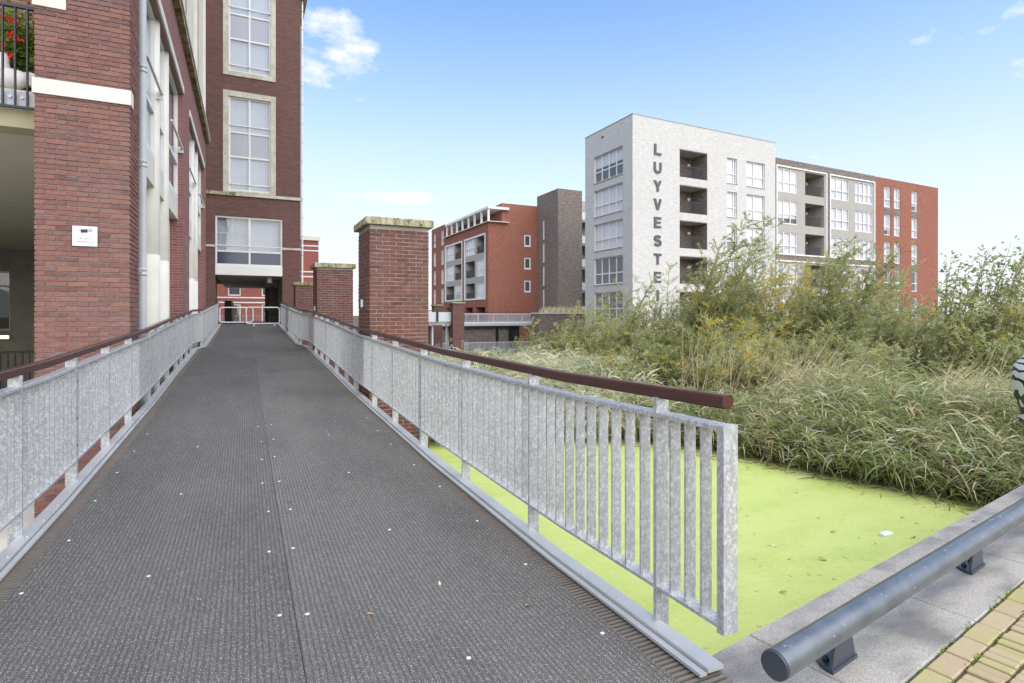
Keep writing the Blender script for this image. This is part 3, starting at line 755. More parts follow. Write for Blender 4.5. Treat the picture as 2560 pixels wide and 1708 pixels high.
# downpipe with clamps
pp = MB(); pp.tube([(-1.371, 9.82, -1.2), (-1.371, 9.82, 7.7)], .052, 18); pipe = pp.build('downpipe', M['pvc'], bld)
for z in (2.02, 3.62, 5.02, 6.35):
    c = MB(); c.lathe([(.053, -.05), (.060, -.05), (.060, -.02), (.055, -.018), (.055, .018), (.060, .02), (.060, .05), (.053, .05)], (-1.371, 9.82, z), 18)
    c.tube([(-1.375, 9.77, z), (-1.375, 9.28, z)], .008, 6); c.build('pipe_clamp', M['pvc'], pipe)
# balcony and the covered passage under it
bal = MB(); bal.box(-9, -2.33, 8.9, 12, 3.97, 4.18); bal.build('balcony_slab', M['cream'], bld)
MB().box(-9, -2.33, 8.93, 9.3, 3.72, 3.965).build('balcony_beam', M['olive'], bld)
MB().box(-12, -2.33, 9.3, 26, 3.74, 3.93).build('passage_ceiling', M['soffit'], bld)
MB().box(-11.3, -11, 17.5, 26, -1.3, 3.74).build('added_shade_wall', M['taupe'], bld)  # unseen wall added to block light entering the passage from the left
br = MB(); br.box(-6, -2.34, 8.80, 8.85, 5.16, 5.20); br.box(-6, -2.34, 8.80, 8.85, 3.93, 3.955); brl = br.build('balcony_railing', M['dark_steel'], bld)
X = -2.43
k = 0
while X > -4.2:
    MB().box(X - .008, X + .008, 8.805, 8.845, 3.955, 5.16).build('bar', M['dark_steel'], brl)
    if k < 8: 
        m = MB(); m.box(X - .095, X - .012, 8.862, 8.878, 3.97, 4.15); pl = m.build('fixing_plate', M['grey_spandrel'], brl)
        MB().tube([(X - .055, 8.862, 4.07), (X - .055, 8.84, 4.07)], .014, 8).build('bolt', M['galv_far'], pl)
    X -= .118; k += 1
MB().box(-9, -2.31, 11.2, 11.3, 4.18, 6.9).build('balcony_wall', M['dim_room'], bld)
# back of the passage
bw = frame((-14, 26), (1, 0))
ob = [(5.2, 6.35, .8, 2.95), (7.6, 9.4, .55, 3.0)]
wall(bw, 0, 11.7, -1.3, 3.74, ob, .25).build('passage_back_wall', M['concrete'], bld)
MB().box(-11, -2.4, 12.5, 13.0, -1.3, -.55).build('passage_kerb', M['dark_brick'], bld)
window(bld, bw, 5.2, 6.35, .8, 2.95, .12, mul=(5.95,), tra=(2.4,), fw=.06, fmat=M['cream'], gmat=M['glass_dim'], bmat=M['dim_room'], depth=.06)
rl = MB(bw); rl.box(7.6, 9.4, -.05, -.02, 1.58, 1.62); rl.box(7.6, 9.4, -.05, -.02, .75, .79); rl = rl.build('passage_railing', M['black'], bld)
for i in range(14): MB(bw).box(7.62 + i * .135, 7.64 + i * .135, -.045, -.025, .79, 1.58).build('bar', M['black'], rl)
MB().lathe([(.11, 0), (.11, -.04), (.07, -.10)], (-6.35, 20, 3.74), 14).build('ceiling_lamp', M['black'], bld)
lt = MB(); lt.box(-8.4, -7.6, 25.86, 25.92, .50, .64); lmp = lt.build('bulkhead_lamp', M['concrete'], bld)
MB().box(-8.35, -7.66, 25.83, 25.858, .525, .615).build('lit_diffuser', M['lit'], lmp)
fence = thing('bar_fence', 'black bar fence deep in the dark passage behind the brick pier', 'fence', (-6.5, 19, -1.3))
fm = MB(); fm.box(-9, -4.3, 18.98, 19.02, .36, .42); fm.box(-9, -4.3, 18.98, 19.02, -1.15, -1.1); fm.build('rail', M['black'], fence)
for i in range(32): MB().box(-8.95 + i * .15, -8.92 + i * .15, 18.985, 19.015, -1.3, .36).build('bar', M['black'], fence)
dome = MB(); dome.lathe([(.62, 0), (.66, .5), (.62, .78), (.50, .95), (.30, 1.06), (.05, 1.10)], (-4.15, 11.6, -1.32), 22)
dc = dome.build('domed_container', M['black']); tag(dc, 'black dome-topped container standing in the dark passage behind the left railing', 'container')
MB().box(-4.32, -3.98, 10.99, 11.03, -.62, -.50).build('handle', M['grey_spandrel'], dc)

# camera sign on the pier
sg = thing('camera_sign', 'white camera surveillance sign screwed to the brick pier', 'sign', (-1.9, 8.6, 2.35))
def P8(px, py, Y=8.60):
    r = (px - 1280) / 1400.; y = R(YAW); dx, dy = r * math.cos(y) + math.sin(y), -r * math.sin(y) + math.cos(y)
    return dx / dy * Y, 1.4 + (785 - py) / 1400. / dy * Y
sx0, sz1 = P8(180.5, 564); sx1, sz0 = P8(243, 616.5)
MB().box(sx0, sx1, 8.606, 8.612, sz0, sz1).build('plate', M['white_frame'], sg)
def rbox(m, cx, cz, w, h, ang, y0, y1):
    c, s_ = math.cos(ang), math.sin(ang)
    pts = [(cx + a * c - b * s_, cz + a * s_ + b * c) for a, b in ((-w / 2, -h / 2), (w / 2, -h / 2), (w / 2, h / 2), (-w / 2, h / 2))]
    return m.prism(pts, y0, y1)
W_ = sx1 - sx0; H_ = sz1 - sz0; fx = lambda a: sx0 + a * W_; fz = lambda b: sz0 + b * H_
m = MB(); rbox(m, fx(.47), fz(.76), .27 * W_, .17 * H_, .12, 8.603, 8.606); rbox(m, fx(.76), fz(.81), .02 * W_, .18 * H_, .12, 8.603, 8.606); rbox(m, fx(.30), fz(.76), .03 * W_, .06 * H_, 0, 8.603, 8.606)
m.build('camera_body', plain('sign_navy', (.02, .025, .06, 1)), sg)
m = MB(); rbox(m, fx(.67), fz(.80), .14 * W_, .15 * H_, .12, 8.6035, 8.606); m.box(fx(.60), fx(.615), 8.6035, 8.606, fz(.58), fz(.68)); m.box(fx(.60), fx(.94), 8.6035, 8.606, fz(.565), fz(.58))
m.build('camera_grey', plain('sign_grey', (.42, .42, .44, 1)), sg)
def text_mesh(s, name, mat, offset=0.0, extrude=.0):
    cu = bpy.data.curves.new(name, 'FONT'); cu.body = s; cu.offset = offset; cu.extrude = extrude; cu.size = 1
    o = bpy.data.objects.new(name, cu); COL.objects.link(o)
    dg = bpy.context.evaluated_depsgraph_get(); me = bpy.data.meshes.new_from_object(o.evaluated_get(dg))
    bpy.data.objects.remove(o); me.materials.clear(); me.materials.append(mat); return me
def fit_text(me, x0, x1, z0, z1, y, M_=None, thick=0):
    co = np.zeros(len(me.vertices) * 3); me.vertices.foreach_get('co', co); co = co.reshape(-1, 3)
    lo, hi = co.min(0), co.max(0); s_ = (co - lo) / np.maximum(hi - lo, 1e-6)
    out = np.stack([x0 + s_[:, 0] * (x1 - x0), np.where(s_[:, 2] > .5, y, y + thick) if thick else np.full(len(co), y), z0 + s_[:, 1] * (z1 - z0)], 1)
    if M_ is not None: out = np.array([tuple(M_ @ Vector(p)) for p in out])
    me.vertices.foreach_set('co', out.ravel()); me.update()
lg = plain('sign_lettering', (.22, .22, .22, 1))
for s_, a, b, z0, z1 in (('Camera-', .17, .78, .35, .46), ('bewaking', .17, .84, .145, .285)):
    me = text_mesh(s_, 'lettering', lg); fit_text(me, fx(a), fx(b), fz(z0), fz(z1), 8.604); link('lettering', me, sg)
m = MB()
for a, b in ((.05, .94), (.95, .94)): m.tube([(fx(a), 8.606, fz(b)), (fx(a), 8.602, fz(b))], .004, 8)
m.build('screw', M['galv_far'], sg)

# ================================================================ brick tower over the end of the bridge
YT = 29.5
tow = thing('brick_tower', 'dark purple-brown brick tower with tall stone-framed windows above the passage', 'building', (0.2, 29.5, .9))
TM = frame((0, YT), (1, 0))
ops = [(-.94, 1.34, 12.64, 17.2, .18), (-.94, 1.34, 7.14, 11.92, .18), (-1.26, 1.64, -1.0, 6.0, .25)]
wall(TM, -5, 2.48, -1.0, 19, ops, .2).build('front_wall', M['tower_brick'], tow)
MB().box(2.28, 2.479, YT + .001, 44, -1, 19).build('side_wall', M['tower_brick'], tow)
MB().box(-5, 2.27, YT + .75, 40, 3.3, 19).build('body', M['tower_brick'], tow)
MB().box(-1.27, 1.65, YT + .02, 44.5, 3.235, 3.298).build('passage_ceiling', M['soffit'], tow)
MB().box(-1.30, 1.66, YT + .3, YT + .74, 3.30, 6.1).build('room_back', M['curtain'], tow)
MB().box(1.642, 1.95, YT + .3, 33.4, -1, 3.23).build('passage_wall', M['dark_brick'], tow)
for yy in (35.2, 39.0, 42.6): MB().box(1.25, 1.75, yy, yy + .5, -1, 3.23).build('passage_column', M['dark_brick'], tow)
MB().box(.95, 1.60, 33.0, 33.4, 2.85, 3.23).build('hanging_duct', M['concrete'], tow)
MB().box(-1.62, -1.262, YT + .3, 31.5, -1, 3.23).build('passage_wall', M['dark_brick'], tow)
m = MB(); m.lathe([(.09, -.30), (.125, -.28), (.115, -.05), (.07, 0)], (1.1, 30.4, 3.235), 14); m.build('passage_lamp', M['white_panel'], tow)
def stone_frame(x0, x1, z0, z1, ix0, ix1, iz0, iz1):
    m = MB(TM); y0, y1 = -.04, .17
    m.box(x0, ix0, y0, y1, z0, z1); m.box(ix1, x1, y0, y1, z0, z1); m.box(ix0, ix1, y0, y1, iz1, z1); m.box(ix0, ix1, y0, y1, z0, iz0)
    m.build('stone_surround', M['stone'], tow)
stone_frame(-.94, 1.34, 12.64, 17.2, -.70, 1.11, 12.85, 17.05)
stone_frame(-.94, 1.34, 7.14, 11.92, -.70, 1.11, 7.22, 11.66)
for z0, z1, tr in ((12.85, 17.05, (14.42, 15.60)), (7.22, 11.66, (8.84, 10.0))):
    window(tow, TM, -.70, 1.11, z0, z1, .06, mul=(.19,), tra=tr, fw=.07, fmat=M['white_panel'], gmat=M['glass'], bmat=M['curtain'], depth=.07, pane_mats={1: M['grey_spandrel']})
    for zz in (z0 + .30, tr[1] + .30):
        m = MB(TM)
        m.box(-.72, 1.13, .0, .03, zz, zz + .045); m.build('guard_bar', M['white_panel'], tow)
m = MB(TM); m.box(-5, 2.50, -.07, -.001, 6.97, 7.125); m.build('stone_band', M['moss'], tow)
MB(TM).box(-.4, 2.505, -.078, -.0705, 6.98, 7.12).build('stone_band', M['stone'], tow)
for a, b in ((-5, -1.262), (1.642, 2.49)): MB(TM).box(a, b, -.03, -.001, 4.53, 4.63).build('stone_course', M['stone'], tow)
wb = window(tow, TM, -1.258, 1.638, 3.69, 5.998, .04, mul=(.19,), tra=(4.36,), fw=.075, fmat=M['white_panel'], gmat=M['glass'], bmat=None, depth=.08, pane_mats={0: M['blue_panel']})
m = MB(TM); m.box(-.535, -.515, .03, .06, 5.23, 5.92); m.box(-1.18, .15, .03, .06, 5.20, 5.225); m.build('glazing_bar', M['cream'], wb)
m = MB(TM); m.box(-1.2, 1.58, -.03, 0, 4.60, 4.64); m.build('guard_bar', M['white_panel'], tow)
MB(TM).box(-1.27, 1.65, .0, .3, 3.235, 3.688).build('apron_panel', M['white_panel'], tow)
cm = MB(TM); n = 40; vs = []; 
for i in range(n + 1):
    u = .55 + i * 1.05 / n; dpt = .38 + .03 * math.sin(i * 1.9); vs += [(u, dpt, 4.3), (u, dpt, 5.55)]
cm.add(vs, [(2 * i, 2 * i + 2, 2 * i + 3, 2 * i + 1) for i in range(n)], True); cm.build('curtain', M['curtain'], wb)
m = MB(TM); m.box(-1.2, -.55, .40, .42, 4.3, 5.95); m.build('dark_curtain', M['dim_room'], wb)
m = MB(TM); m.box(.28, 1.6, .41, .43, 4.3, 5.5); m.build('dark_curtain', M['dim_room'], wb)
m = MB(); m.tube([(2.56, YT + .08, 2.4), (2.56, YT + .08, 16.9)], .042, 10); tp = m.build('downpipe', M['white_panel'], tow)
for i in range(15): 
    m = MB(); m.lathe([(.05, -.03), (.05, .03)], (2.56, YT + .08, 3.4 + i * .93), 10); m.build('pipe_clamp', M['galv_far'], tp)
MB().box(2.48, 2.78, YT - .2, 32.2, 16.95, 17.2).build('eave', M['cream'], tow)
tl = tag(MB().lathe([(.004, 0), (.05, .01), (.05, .11), (.01, .13)], (1.18, 34.8, 1.6), 8).build('warning_light', plain('yellow_plastic', (.8, .55, .02, 1))), 'small yellow warning light inside the dark passage of the tower', 'light')

# ================================================================ red terrace seen through and beside the tower
bk = thing('terrace_building', 'pinkish brick terrace with white bands seen through the tower passage', 'building', (1, 52, -1))
BM = frame((0, 52), (1, 0))
wins = [(-1.29, -.335), (1.27, 2.23)]
ops = [(a, b, z0, z1) for a, b in wins for z0, z1 in ((.66, 2.22), (2.92, 4.4))] + [(-14.0 + i * 2.6, -12.9 + i * 2.6, z0, z1) for i in range(4) for z0, z1 in ((.66, 2.22), (2.92, 4.4))]
wall(BM, -18, 5.85, -1.5, 8.0, ops, .15).build('front_wall', M['back_brick'], bk)
for a, b, z0, z1 in ops:
    window(bk, BM, a, b, z0, z1, .05, fw=.09, fmat=M['white_frame'], gmat=M['glass_far'], bmat=M['dim_room'], depth=.08)
for z in (2.35, 2.76, 4.66, 5.09, 6.95, 7.37): MB(BM).box(-18, 5.86, -.04, -.001, z - .05, z + .05).build('white_band', M['white_frame'], bk)
MB(BM).box(-18, 6.0, -.15, 0, 7.85, 8.2).build('cornice', M['cream'], bk)
MB(BM).box(-18, 5.84, .3, 9, -1.5, 8.05).build('body', M['back_brick'], bk)
wr = thing('walkway_railing', 'pale bar railing in front of the terrace seen through the passage', 'railing', (.2, 47, .4))
m = MB(); m.box(-6, 6, 46.98, 47.02, 1.24, 1.28); m.box(-6, 6, 46.98, 47.02, .52, .55); m.build('rail', M['galv_far'], wr)
bmesh_ = MB().box(-.012, .012, -.012, .012, .55, 1.24).mesh('bar', M['galv_far'])
for i in range(54): link('bar', bmesh_, wr, (-3.2 + i * .12, 47, 0))
MB().box(-8, 8, 46, 51.8, -.2, .38).build('walkway_slab', M['concrete'], wr)
MB().box(-6, 2.4, 29.3, 46, -.2, .86).build('walkway_slab', M['concrete'], wr)
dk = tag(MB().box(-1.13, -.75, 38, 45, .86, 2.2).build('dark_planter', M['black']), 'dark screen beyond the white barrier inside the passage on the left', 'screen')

# person in a hi-vis jacket bending over by the far railing
def skin_person(name, verts, edges, radii, mat):
    me = bpy.data.meshes.new(name); me.from_pydata(verts, edges, []); o = link(name, me)
    md = o.modifiers.new('skin', 'SKIN')
    for i, r_ in enumerate(radii): me.skin_vertices[0].data[i].radius = (r_, r_)
    me.skin_vertices[0].data[0].use_root = True
    o.modifiers.new('sub', 'SUBSURF').levels = 1; o.modifiers['sub'].render_levels = 1
    me.materials.append(mat); return o
px, py, pz = 1.62, 46.3, .38
V_ = [(0, 0, .88), (0, -.12, 1.05), (0, -.30, 1.20), (0, -.40, 1.27), (0, -.52, 1.32), (-.11, .02, .86), (-.12, -.04, .46), (-.12, .03, .05), (.11, .02, .86), (.12, -.02, .46), (.12, .06, .05), (-.20, -.30, 1.18), (-.26, -.34, .92), (-.22, -.46, .74), (.20, -.30, 1.18), (.26, -.34, .92), (.22, -.46, .74), (-.12, -.10, .03), (.12, -.07, .03)]
E2 = [(0, 1), (1, 2), (2, 3), (3, 4), (0, 5), (5, 6), (6, 7), (0, 8), (8, 9), (9, 10), (2, 11), (11, 12), (12, 13), (2, 14), (14, 15), (15, 16), (7, 17), (10, 18)]
rad = [.15, .16, .17, .07, .11, .10, .075, .05, .10, .075, .05, .075, .06, .045, .075, .06, .045, .04, .04]
pr = skin_person('person', [(a + px, b + py, c + pz) for a, b, c in V_], E2, rad, plain('dark_trousers', (.03, .035, .05, 1)))
tag(pr, 'person in a lime hi-vis jacket bending forward behind the white barrier', 'person')
V3 = [(a + px, b + py, c + pz) for a, b, c in [(0, .02, .90), (0, -.12, 1.06), (0, -.31, 1.21), (-.20, -.30, 1.18), (-.26, -.34, .92), (-.23, -.44, .78), (.20, -.30, 1.18), (.26, -.34, .92), (.23, -.44, .78)]]
jk = skin_person('jacket', V3, [(0, 1), (1, 2), (2, 3), (3, 4), (4, 5), (2, 6), (6, 7), (7, 8)], [.185, .19, .195, .10, .085, .07, .10, .085, .07], M['lime'])
jk.parent = pr

# white tube barrier across the end of the bridge
gt = thing('tube_barrier', 'white tubular barrier of two overlapping frames closing the bridge end', 'barrier', (.2, 27.5, .87))
def loop(x0, x1, z0, z1, y, r=.026, rad=.10):
    pts = []
    for cx, cz, a0 in ((x1 - rad, z1 - rad, 90), (x1 - rad, z0 + rad, 0), (x0 + rad, z0 + rad, -90), (x0 + rad, z1 - rad, -180)):
        for k in range(5):
            a = R(a0 - k * 22.5); pts.append((cx + rad * math.cos(a), y, cz + rad * math.sin(a)))
    pts.append(pts[0]); pts.append(pts[1]); m = MB(); m.tube(pts, r, 8); return m
loop(-1.0, .31, 1.03, 1.68, 27.55).build('frame', M['white_frame'], gt)
loop(.04, 1.40, .97, 1.69, 27.48).build('frame', M['white_frame'], gt)
m = MB()
for x in (.35, 1.2): m.tube([(x, 27.48, .97), (x, 27.48, .87)], .02, 8); m.lathe([(.06, 0), (.06, .015)], (x, 27.48, zd(27.48) + .005), 10)
m.build('foot', M['white_frame'], gt)

# ================================================================ white corner building and its neighbours
ST = 3.08
P0 = (28.73, 37.27)
WLm = frame((28.73, 44.38), (0, -1)); ua = R(1.5); WR = frame(P0, (math.cos(ua), math.sin(ua)))
wt = thing('white_apartment_building', 'white brick corner apartment building with vertical grey lettering', 'building', (30, 39, -3))
rowsz = [(13.25 - ST * k, 15.63 - ST * k) for k in range(5)]
ops = [(1.48, 5.80, a, b) for a, b in rowsz]
wall(WLm, 0, 7.11, -3.3, 17.84, ops, .22).build('side_wall', M['white_brick'], wt)
for k, (a, b) in enumerate(rowsz):
    window(wt, WLm, 1.48, 5.80, a, b, .12, mul=(2.56, 3.64, 4.72), tra=(a + .95,), fw=.09, fmat=M['white_frame'], gmat=M['glass_far'], bmat=M['window_backing'] if k < 3 else M['dim_room'], depth=.07, sill=M['taupe'])
ops = []
for a, b in rowsz: ops += [(5.12, 8.38, a, b + .03, 1.9), (10.83, 12.1, a + .08, b), (13.35, 15.83, a + .05, b)]
wall(WR, 0, 17.3, -3.3, 17.84, ops, .2).build('front_wall', M['white_brick'], wt)
globe = MB().lathe([(.02, -.16), (.1, -.13), (.155, -.05), (.165, 0), (.155, .05), (.1, .13), (.02, .16)], (0, 0, 0), 14).mesh('globe_lamp', M['white_panel'])
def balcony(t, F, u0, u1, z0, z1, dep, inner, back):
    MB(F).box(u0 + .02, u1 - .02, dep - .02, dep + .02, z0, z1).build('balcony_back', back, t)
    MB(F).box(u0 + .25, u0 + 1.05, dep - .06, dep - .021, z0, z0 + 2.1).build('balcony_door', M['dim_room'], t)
    m = MB(F); m.box(u0 + .03, u1 - .28, .10, .14, z0 + 1.0, z0 + 1.05); m.box(u0 + .03, u1 - .28, .10, .14, z0 + .04, z0 + .08)
    n = int((u1 - u0 - .3) / .115)
    for i in range(n): m.box(u0 + .05 + i * .115, u0 + .075 + i * .115, .11, .13, z0 + .08, z0 + 1.0)
    m.build('balcony_railing', M['dark_steel'], t)
    link('globe_lamp', globe, t, F @ Vector((u1 - .6, dep - .2, z0 + 1.65)))
for k, (a, b) in enumerate(rowsz):  # dark brick lining puts the recess shade into the white brick's colour
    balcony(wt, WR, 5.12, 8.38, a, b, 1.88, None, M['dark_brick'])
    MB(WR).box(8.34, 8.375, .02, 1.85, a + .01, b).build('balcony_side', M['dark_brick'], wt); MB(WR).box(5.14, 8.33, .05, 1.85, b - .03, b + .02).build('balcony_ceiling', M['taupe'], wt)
    bl = M['window_backing'] if k < 4 else M['dim_room']
    window(wt, WR, 10.83, 12.1, a + .08, b, .12, mul=(11.78,), tra=(a + .98,), fw=.08, fmat=M['white_frame'], gmat=M['glass_far'], bmat=bl, depth=.07, sill=M['taupe'])
    window(wt, WR, 13.35, 15.83, a + .05, b, .12, mul=(14.42,), tra=(a + .98,), fw=.08, fmat=M['white_frame'], gmat=M['glass_far'], bmat=bl, depth=.07, sill=M['taupe'])
def world(F, u, y): 
    p = F @ Vector((u, y, 0)); return (p.x, p.y)
def plan(t, name, pts, z0, z1, mat):
    n = len(pts); vs = [(a, b, z0) for a, b in pts] + [(a, b, z1) for a, b in pts]
    MB().add(vs, [tuple(range(n - 1, -1, -1)), tuple(range(n, 2 * n))] + [(i, (i + 1) % n, n + (i + 1) % n, n + i) for i in range(n)]).build(name, mat, t)
plan(wt, 'roof', [(28.75, 44.3), world(WR, .03, .02), world(WR, 17.28, .02), world(WR, 17.28, 6.9), (38, 44.36)], 17.4, 17.6, M['taupe'])
plan(wt, 'body', [(29.3, 44.3), world(WR, .6, 2.2), world(WR, 17.2, 2.2), world(WR, 17.2, 6.9), (38, 44.36)], -3.3, 17.3, M['white_brick'])
m = MB(WR); m.box(-.03, 17.33, -.03, .3, 17.841, 17.89); m.build('parapet_cap', M['taupe'], wt); m = MB(WLm); m.box(-.03, 7.09, -.03, .3, 17.842, 17.891); m.build('parapet_cap', M['taupe'], wt)
MB(WLm).box(2.7, 3.0, -.06, -.001, 17.1, 17.2).build('vent_outlet', M['dark_steel'], wt)
def ribbon_letter(path, hw):
    """thick mitred stroke through path, as one strip of quads in the unit square"""
    P_ = [Vector((x, y)) for x, y in path]; L_, R_ = [], []
    for i, p in enumerate(P_):
        d0 = (P_[i] - P_[i - 1]).normalized() if i else (P_[1] - P_[0]).normalized()
        d1 = (P_[i + 1] - P_[i]).normalized() if i < len(P_) - 1 else d0
        n0 = Vector((-d0.y, d0.x)); n1 = Vector((-d1.y, d1.x)); n = (n0 + n1).normalized(); k = hw / max(n.dot(n0), .4)
        L_.append(p + n * k); R_.append(p - n * k)
    return L_, R_
h = .135
arc = lambda cx, cy, r1, r2, a0, a1, n=9: [(cx + r1 * math.cos(R(a0 + (a1 - a0) * i / n)), cy + r2 * math.sin(R(a0 + (a1 - a0) * i / n))) for i in range(n + 1)]
GLY = {'L': [('b', .06, .06 + 2 * h, 0, 1), ('b', .06 + 2 * h, .96, 0, .2)],
       'U': [('r', [(h, 1)] + arc(.5, .36, .5 - h, .36 - .105, 180, 360, 10) + [(1 - h, 1)])],
       'Y': [('p', [(0, 1), (.30, 1), (.5, .66), (.70, 1), (1, 1), (.64, .42), (.64, 0), (.36, 0), (.36, .42)])],
       'V': [('p', [(0, 1), (.29, 1), (.5, .33), (.71, 1), (1, 1), (.645, 0), (.355, 0)])],
       'E': [('b', .05, .05 + 2 * h, 0, 1), ('b', .05 + 2 * h, .93, 0, .19), ('b', .05 + 2 * h, .86, .41, .59), ('b', .05 + 2 * h, .93, .81, 1)],
       'S': [('r', arc(.5, .73, .36, .165, 18, 180, 9) + arc(.5, .73, .36, .20, 200, 262, 4) + arc(.5, .285, .37, .22, 78, 0, 5) + arc(.5, .285, .37, .18, -10, -165, 9))],
       'T': [('b', .02, .98, .80, 1), ('b', .5 - h, .5 + h, 0, .80)], 'I': [('b', .36, .64, 0, 1)],
       'N': [('p', [(.03, 0), (.03, 1), (.31, 1), (.70, .40), (.70, 1), (.97, 1), (.97, 0), (.69, 0), (.30, .60), (.30, 0)])]}
for i, ch in enumerate('LUYVESTEIN'):
    z1 = 15.70 - 1.535 * i; u0, w_, hh = 2.21, .86, .92; m = MB(WR); X_ = lambda x: u0 + x * w_; Z_ = lambda y: z1 - hh + y * hh
    for g in GLY[ch]:
        if g[0] == 'b': m.box(X_(g[1]), X_(g[2]), -.07, -.002, Z_(g[3]), Z_(g[4]))
        elif g[0] == 'p': m.prism([(X_(x), Z_(y)) for x, y in g[1]], -.07, -.002)
        else:
            L_, R_ = ribbon_letter(g[1], .125)
            vs = []
            for a_, b_ in zip(L_, R_): vs += [(X_(a_.x), -.07, Z_(a_.y)), (X_(b_.x), -.07, Z_(b_.y)), (X_(a_.x), -.002, Z_(a_.y)), (X_(b_.x), -.002, Z_(b_.y))]
            fs = []
            for k in range(len(L_) - 1):
                o = 4 * k; fs += [(o, o + 1, o + 5, o + 4), (o, o + 4, o + 6, o + 2), (o + 1, o + 3, o + 7, o + 5)]
            m.add(vs, fs)
    m.build('letter', M['letter'], wt)

gy_ = thing('grey_apartment_building', 'dark brick apartment block with white frames and taupe bays beside the white corner building', 'building', (52, 38, -3))
fr = [(17.42, 25.1), (25.55, 33.33)]
ops = [(a, b, 7.15, 15.80, .06) for a, b in fr] + [(a, b, -2.2, 6.63, .06) for a, b in fr]
wall(WR, 17.31, 33.35, -3.3, 16.45, ops, .06).build('front_wall', M['dark_brick'], gy_)
for (a, b), cells in zip(fr, ([('w', 17.57, 20.64), ('b', 21.76, 24.75)], [('w', 25.75, 28.87), ('w', 29.9, 33.05)])):
    for z0, z1, ks in ((7.15, 15.80, (0, 1, 2)), (-2.2, 6.63, (3, 4))):
        m = MB(WR); m.box(a, b, -.05, .08, z1 - .13, z1); m.box(a, b, -.05, .08, z0, z0 + .13); m.box(a, a + .13, -.05, .08, z0 + .13, z1 - .13); m.box(b - .13, b, -.05, .08, z0 + .13, z1 - .13)
        m.build('white_surround', M['white_frame'], gy_)
        F2 = WR @ Matrix.Translation((0, .06, 0)); op = []
        for k in ks:
            for kind, u0, u1 in cells: op.append((u0, u1, 13.28 - ST * k, 15.55 - ST * k, 1.8 if kind == 'b' else .15))
        wall(F2, a + .13, b - .13, z0 + .13, z1 - .13, op, .15).build('taupe_bay', M['taupe'], gy_)
        for k in ks:
            for kind, u0, u1 in cells:
                za, zb = 13.28 - ST * k, 15.55 - ST * k
                if kind == 'w':
                    s3 = (u1 - u0) / 3; n4 = 4 if u0 > 29 else 3; s3 = (u1 - u0) / n4
                    window(gy_, F2, u0, u1, za, zb, .05, mul=tuple(u0 + s3 * q for q in range(1, n4)), tra=(za + .95,), fw=.085, fmat=M['white_frame'], gmat=M['glass_far'], bmat=M['window_backing'], depth=.07)
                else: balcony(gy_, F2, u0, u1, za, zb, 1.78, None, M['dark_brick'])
plan(gy_, 'roof', [world(WR, 17.32, .02), world(WR, 33.34, .02), world(WR, 33.34, 10), world(WR, 17.32, 10)], 16.1, 16.3, M['taupe'])
plan(gy_, 'body', [world(WR, 17.32, 2.2), world(WR, 33.34, 2.2), world(WR, 33.34, 10), world(WR, 17.32, 10)], -3.3, 16.0, M['dark_brick'])
rd = thing('red_apartment_building', 'red brick apartment block with narrow white windows at the right end of the row', 'building', (68, 39, -3))
cols = [(35.01, 36.29), (36.9, 38.14), (40.37, 41.68)]
ops = [(a, b, 13.22 - ST * k, 15.52 - ST * k) for a, b in cols for k in range(6)]
wall(WR, 33.36, 45.95, -3.3, 16.42, ops, .2).build('front_wall', M['red_brick'], rd)
for a, b in cols:
    for k in range(6):
        window(rd, WR, a, b, 13.22 - ST * k, 15.52 - ST * k, .08, mul=(a + .72 * (b - a),), tra=(13.22 - ST * k + .92,), fw=.09, fmat=M['white_frame'], gmat=M['glass_far'], bmat=M['window_backing'] if k < 3 else M['dim_room'], depth=.07)
    for k in (0, 2): MB(WR).box(a, b, -.004, .05, 12.46 - ST * k, 13.2 - ST * k).build('dark_spandrel', M['dark_brick'], rd)
plan(rd, 'body', [world(WR, 33.37, .4), world(WR, 45.94, .21), world(WR, 45.94, 14), world(WR, 33.37, 14)], -3.3, 16.2, M['red_brick'])
plan(rd, 'side_wall', [world(WR, 45.75, 0.001), world(WR, 45.949, .001), world(WR, 45.949, 14), world(WR, 45.75, 14)], -3.3, 16.42, M['red_brick'])

# ================================================================ distant red building, dark stair block, podium
mr = thing('red_apartment_building', 'orange-red brick apartment building with rooftop terrace between pillar and dark block', 'building', (30, 70, -3))
ML = frame((28.23, 90.6), (0, -1)); U = lambda Y: 90.6 - Y
slim = [(U(89.5), U(88.35)), (U(85.5), U(84.35))]; zt = [14.6, 11.5, 8.44, 5.4]
frs = [(U(83.6), U(75.9)), (U(75.05), U(67.3))]
ops = [(a, b, z - 2.3, z) for a, b in slim for z in zt] + [(a, b, 3.3, 11.95, .06) for a, b in frs] + [(U(83), U(80), -.6, 2.3, 1.5), (U(74.8), U(71.8), -.6, 2.3, 1.5), (U(70.6), U(67.4), -.6, 2.3, 1.5)]
wall(ML, 0, U(66.31), -3.3, 13.25, ops, .2).build('side_wall', M['red_brick'], mr)
wall(ML, 0, U(83.7), 13.25, 15.45, [(a, b, 13.25, 14.6) for a, b in slim], .2).build('side_wall', M['red_brick'], mr)
for a, b in slim:
    for z in zt: window(mr, ML, a, b, z - 2.3, z, .06, mul=(a + .6 * (b - a),), tra=(z - 1.4,), fw=.1, fmat=M['white_frame'], gmat=M['glass_far'], bmat=M['window_backing'], depth=.08)
cells = {0: [(83.3, 79.6, 'wwb'), (79.35, 76.2, 'bbw')], 1: [(74.7, 71.2, 'wbb'), (70.6, 67.6, 'bww')]}
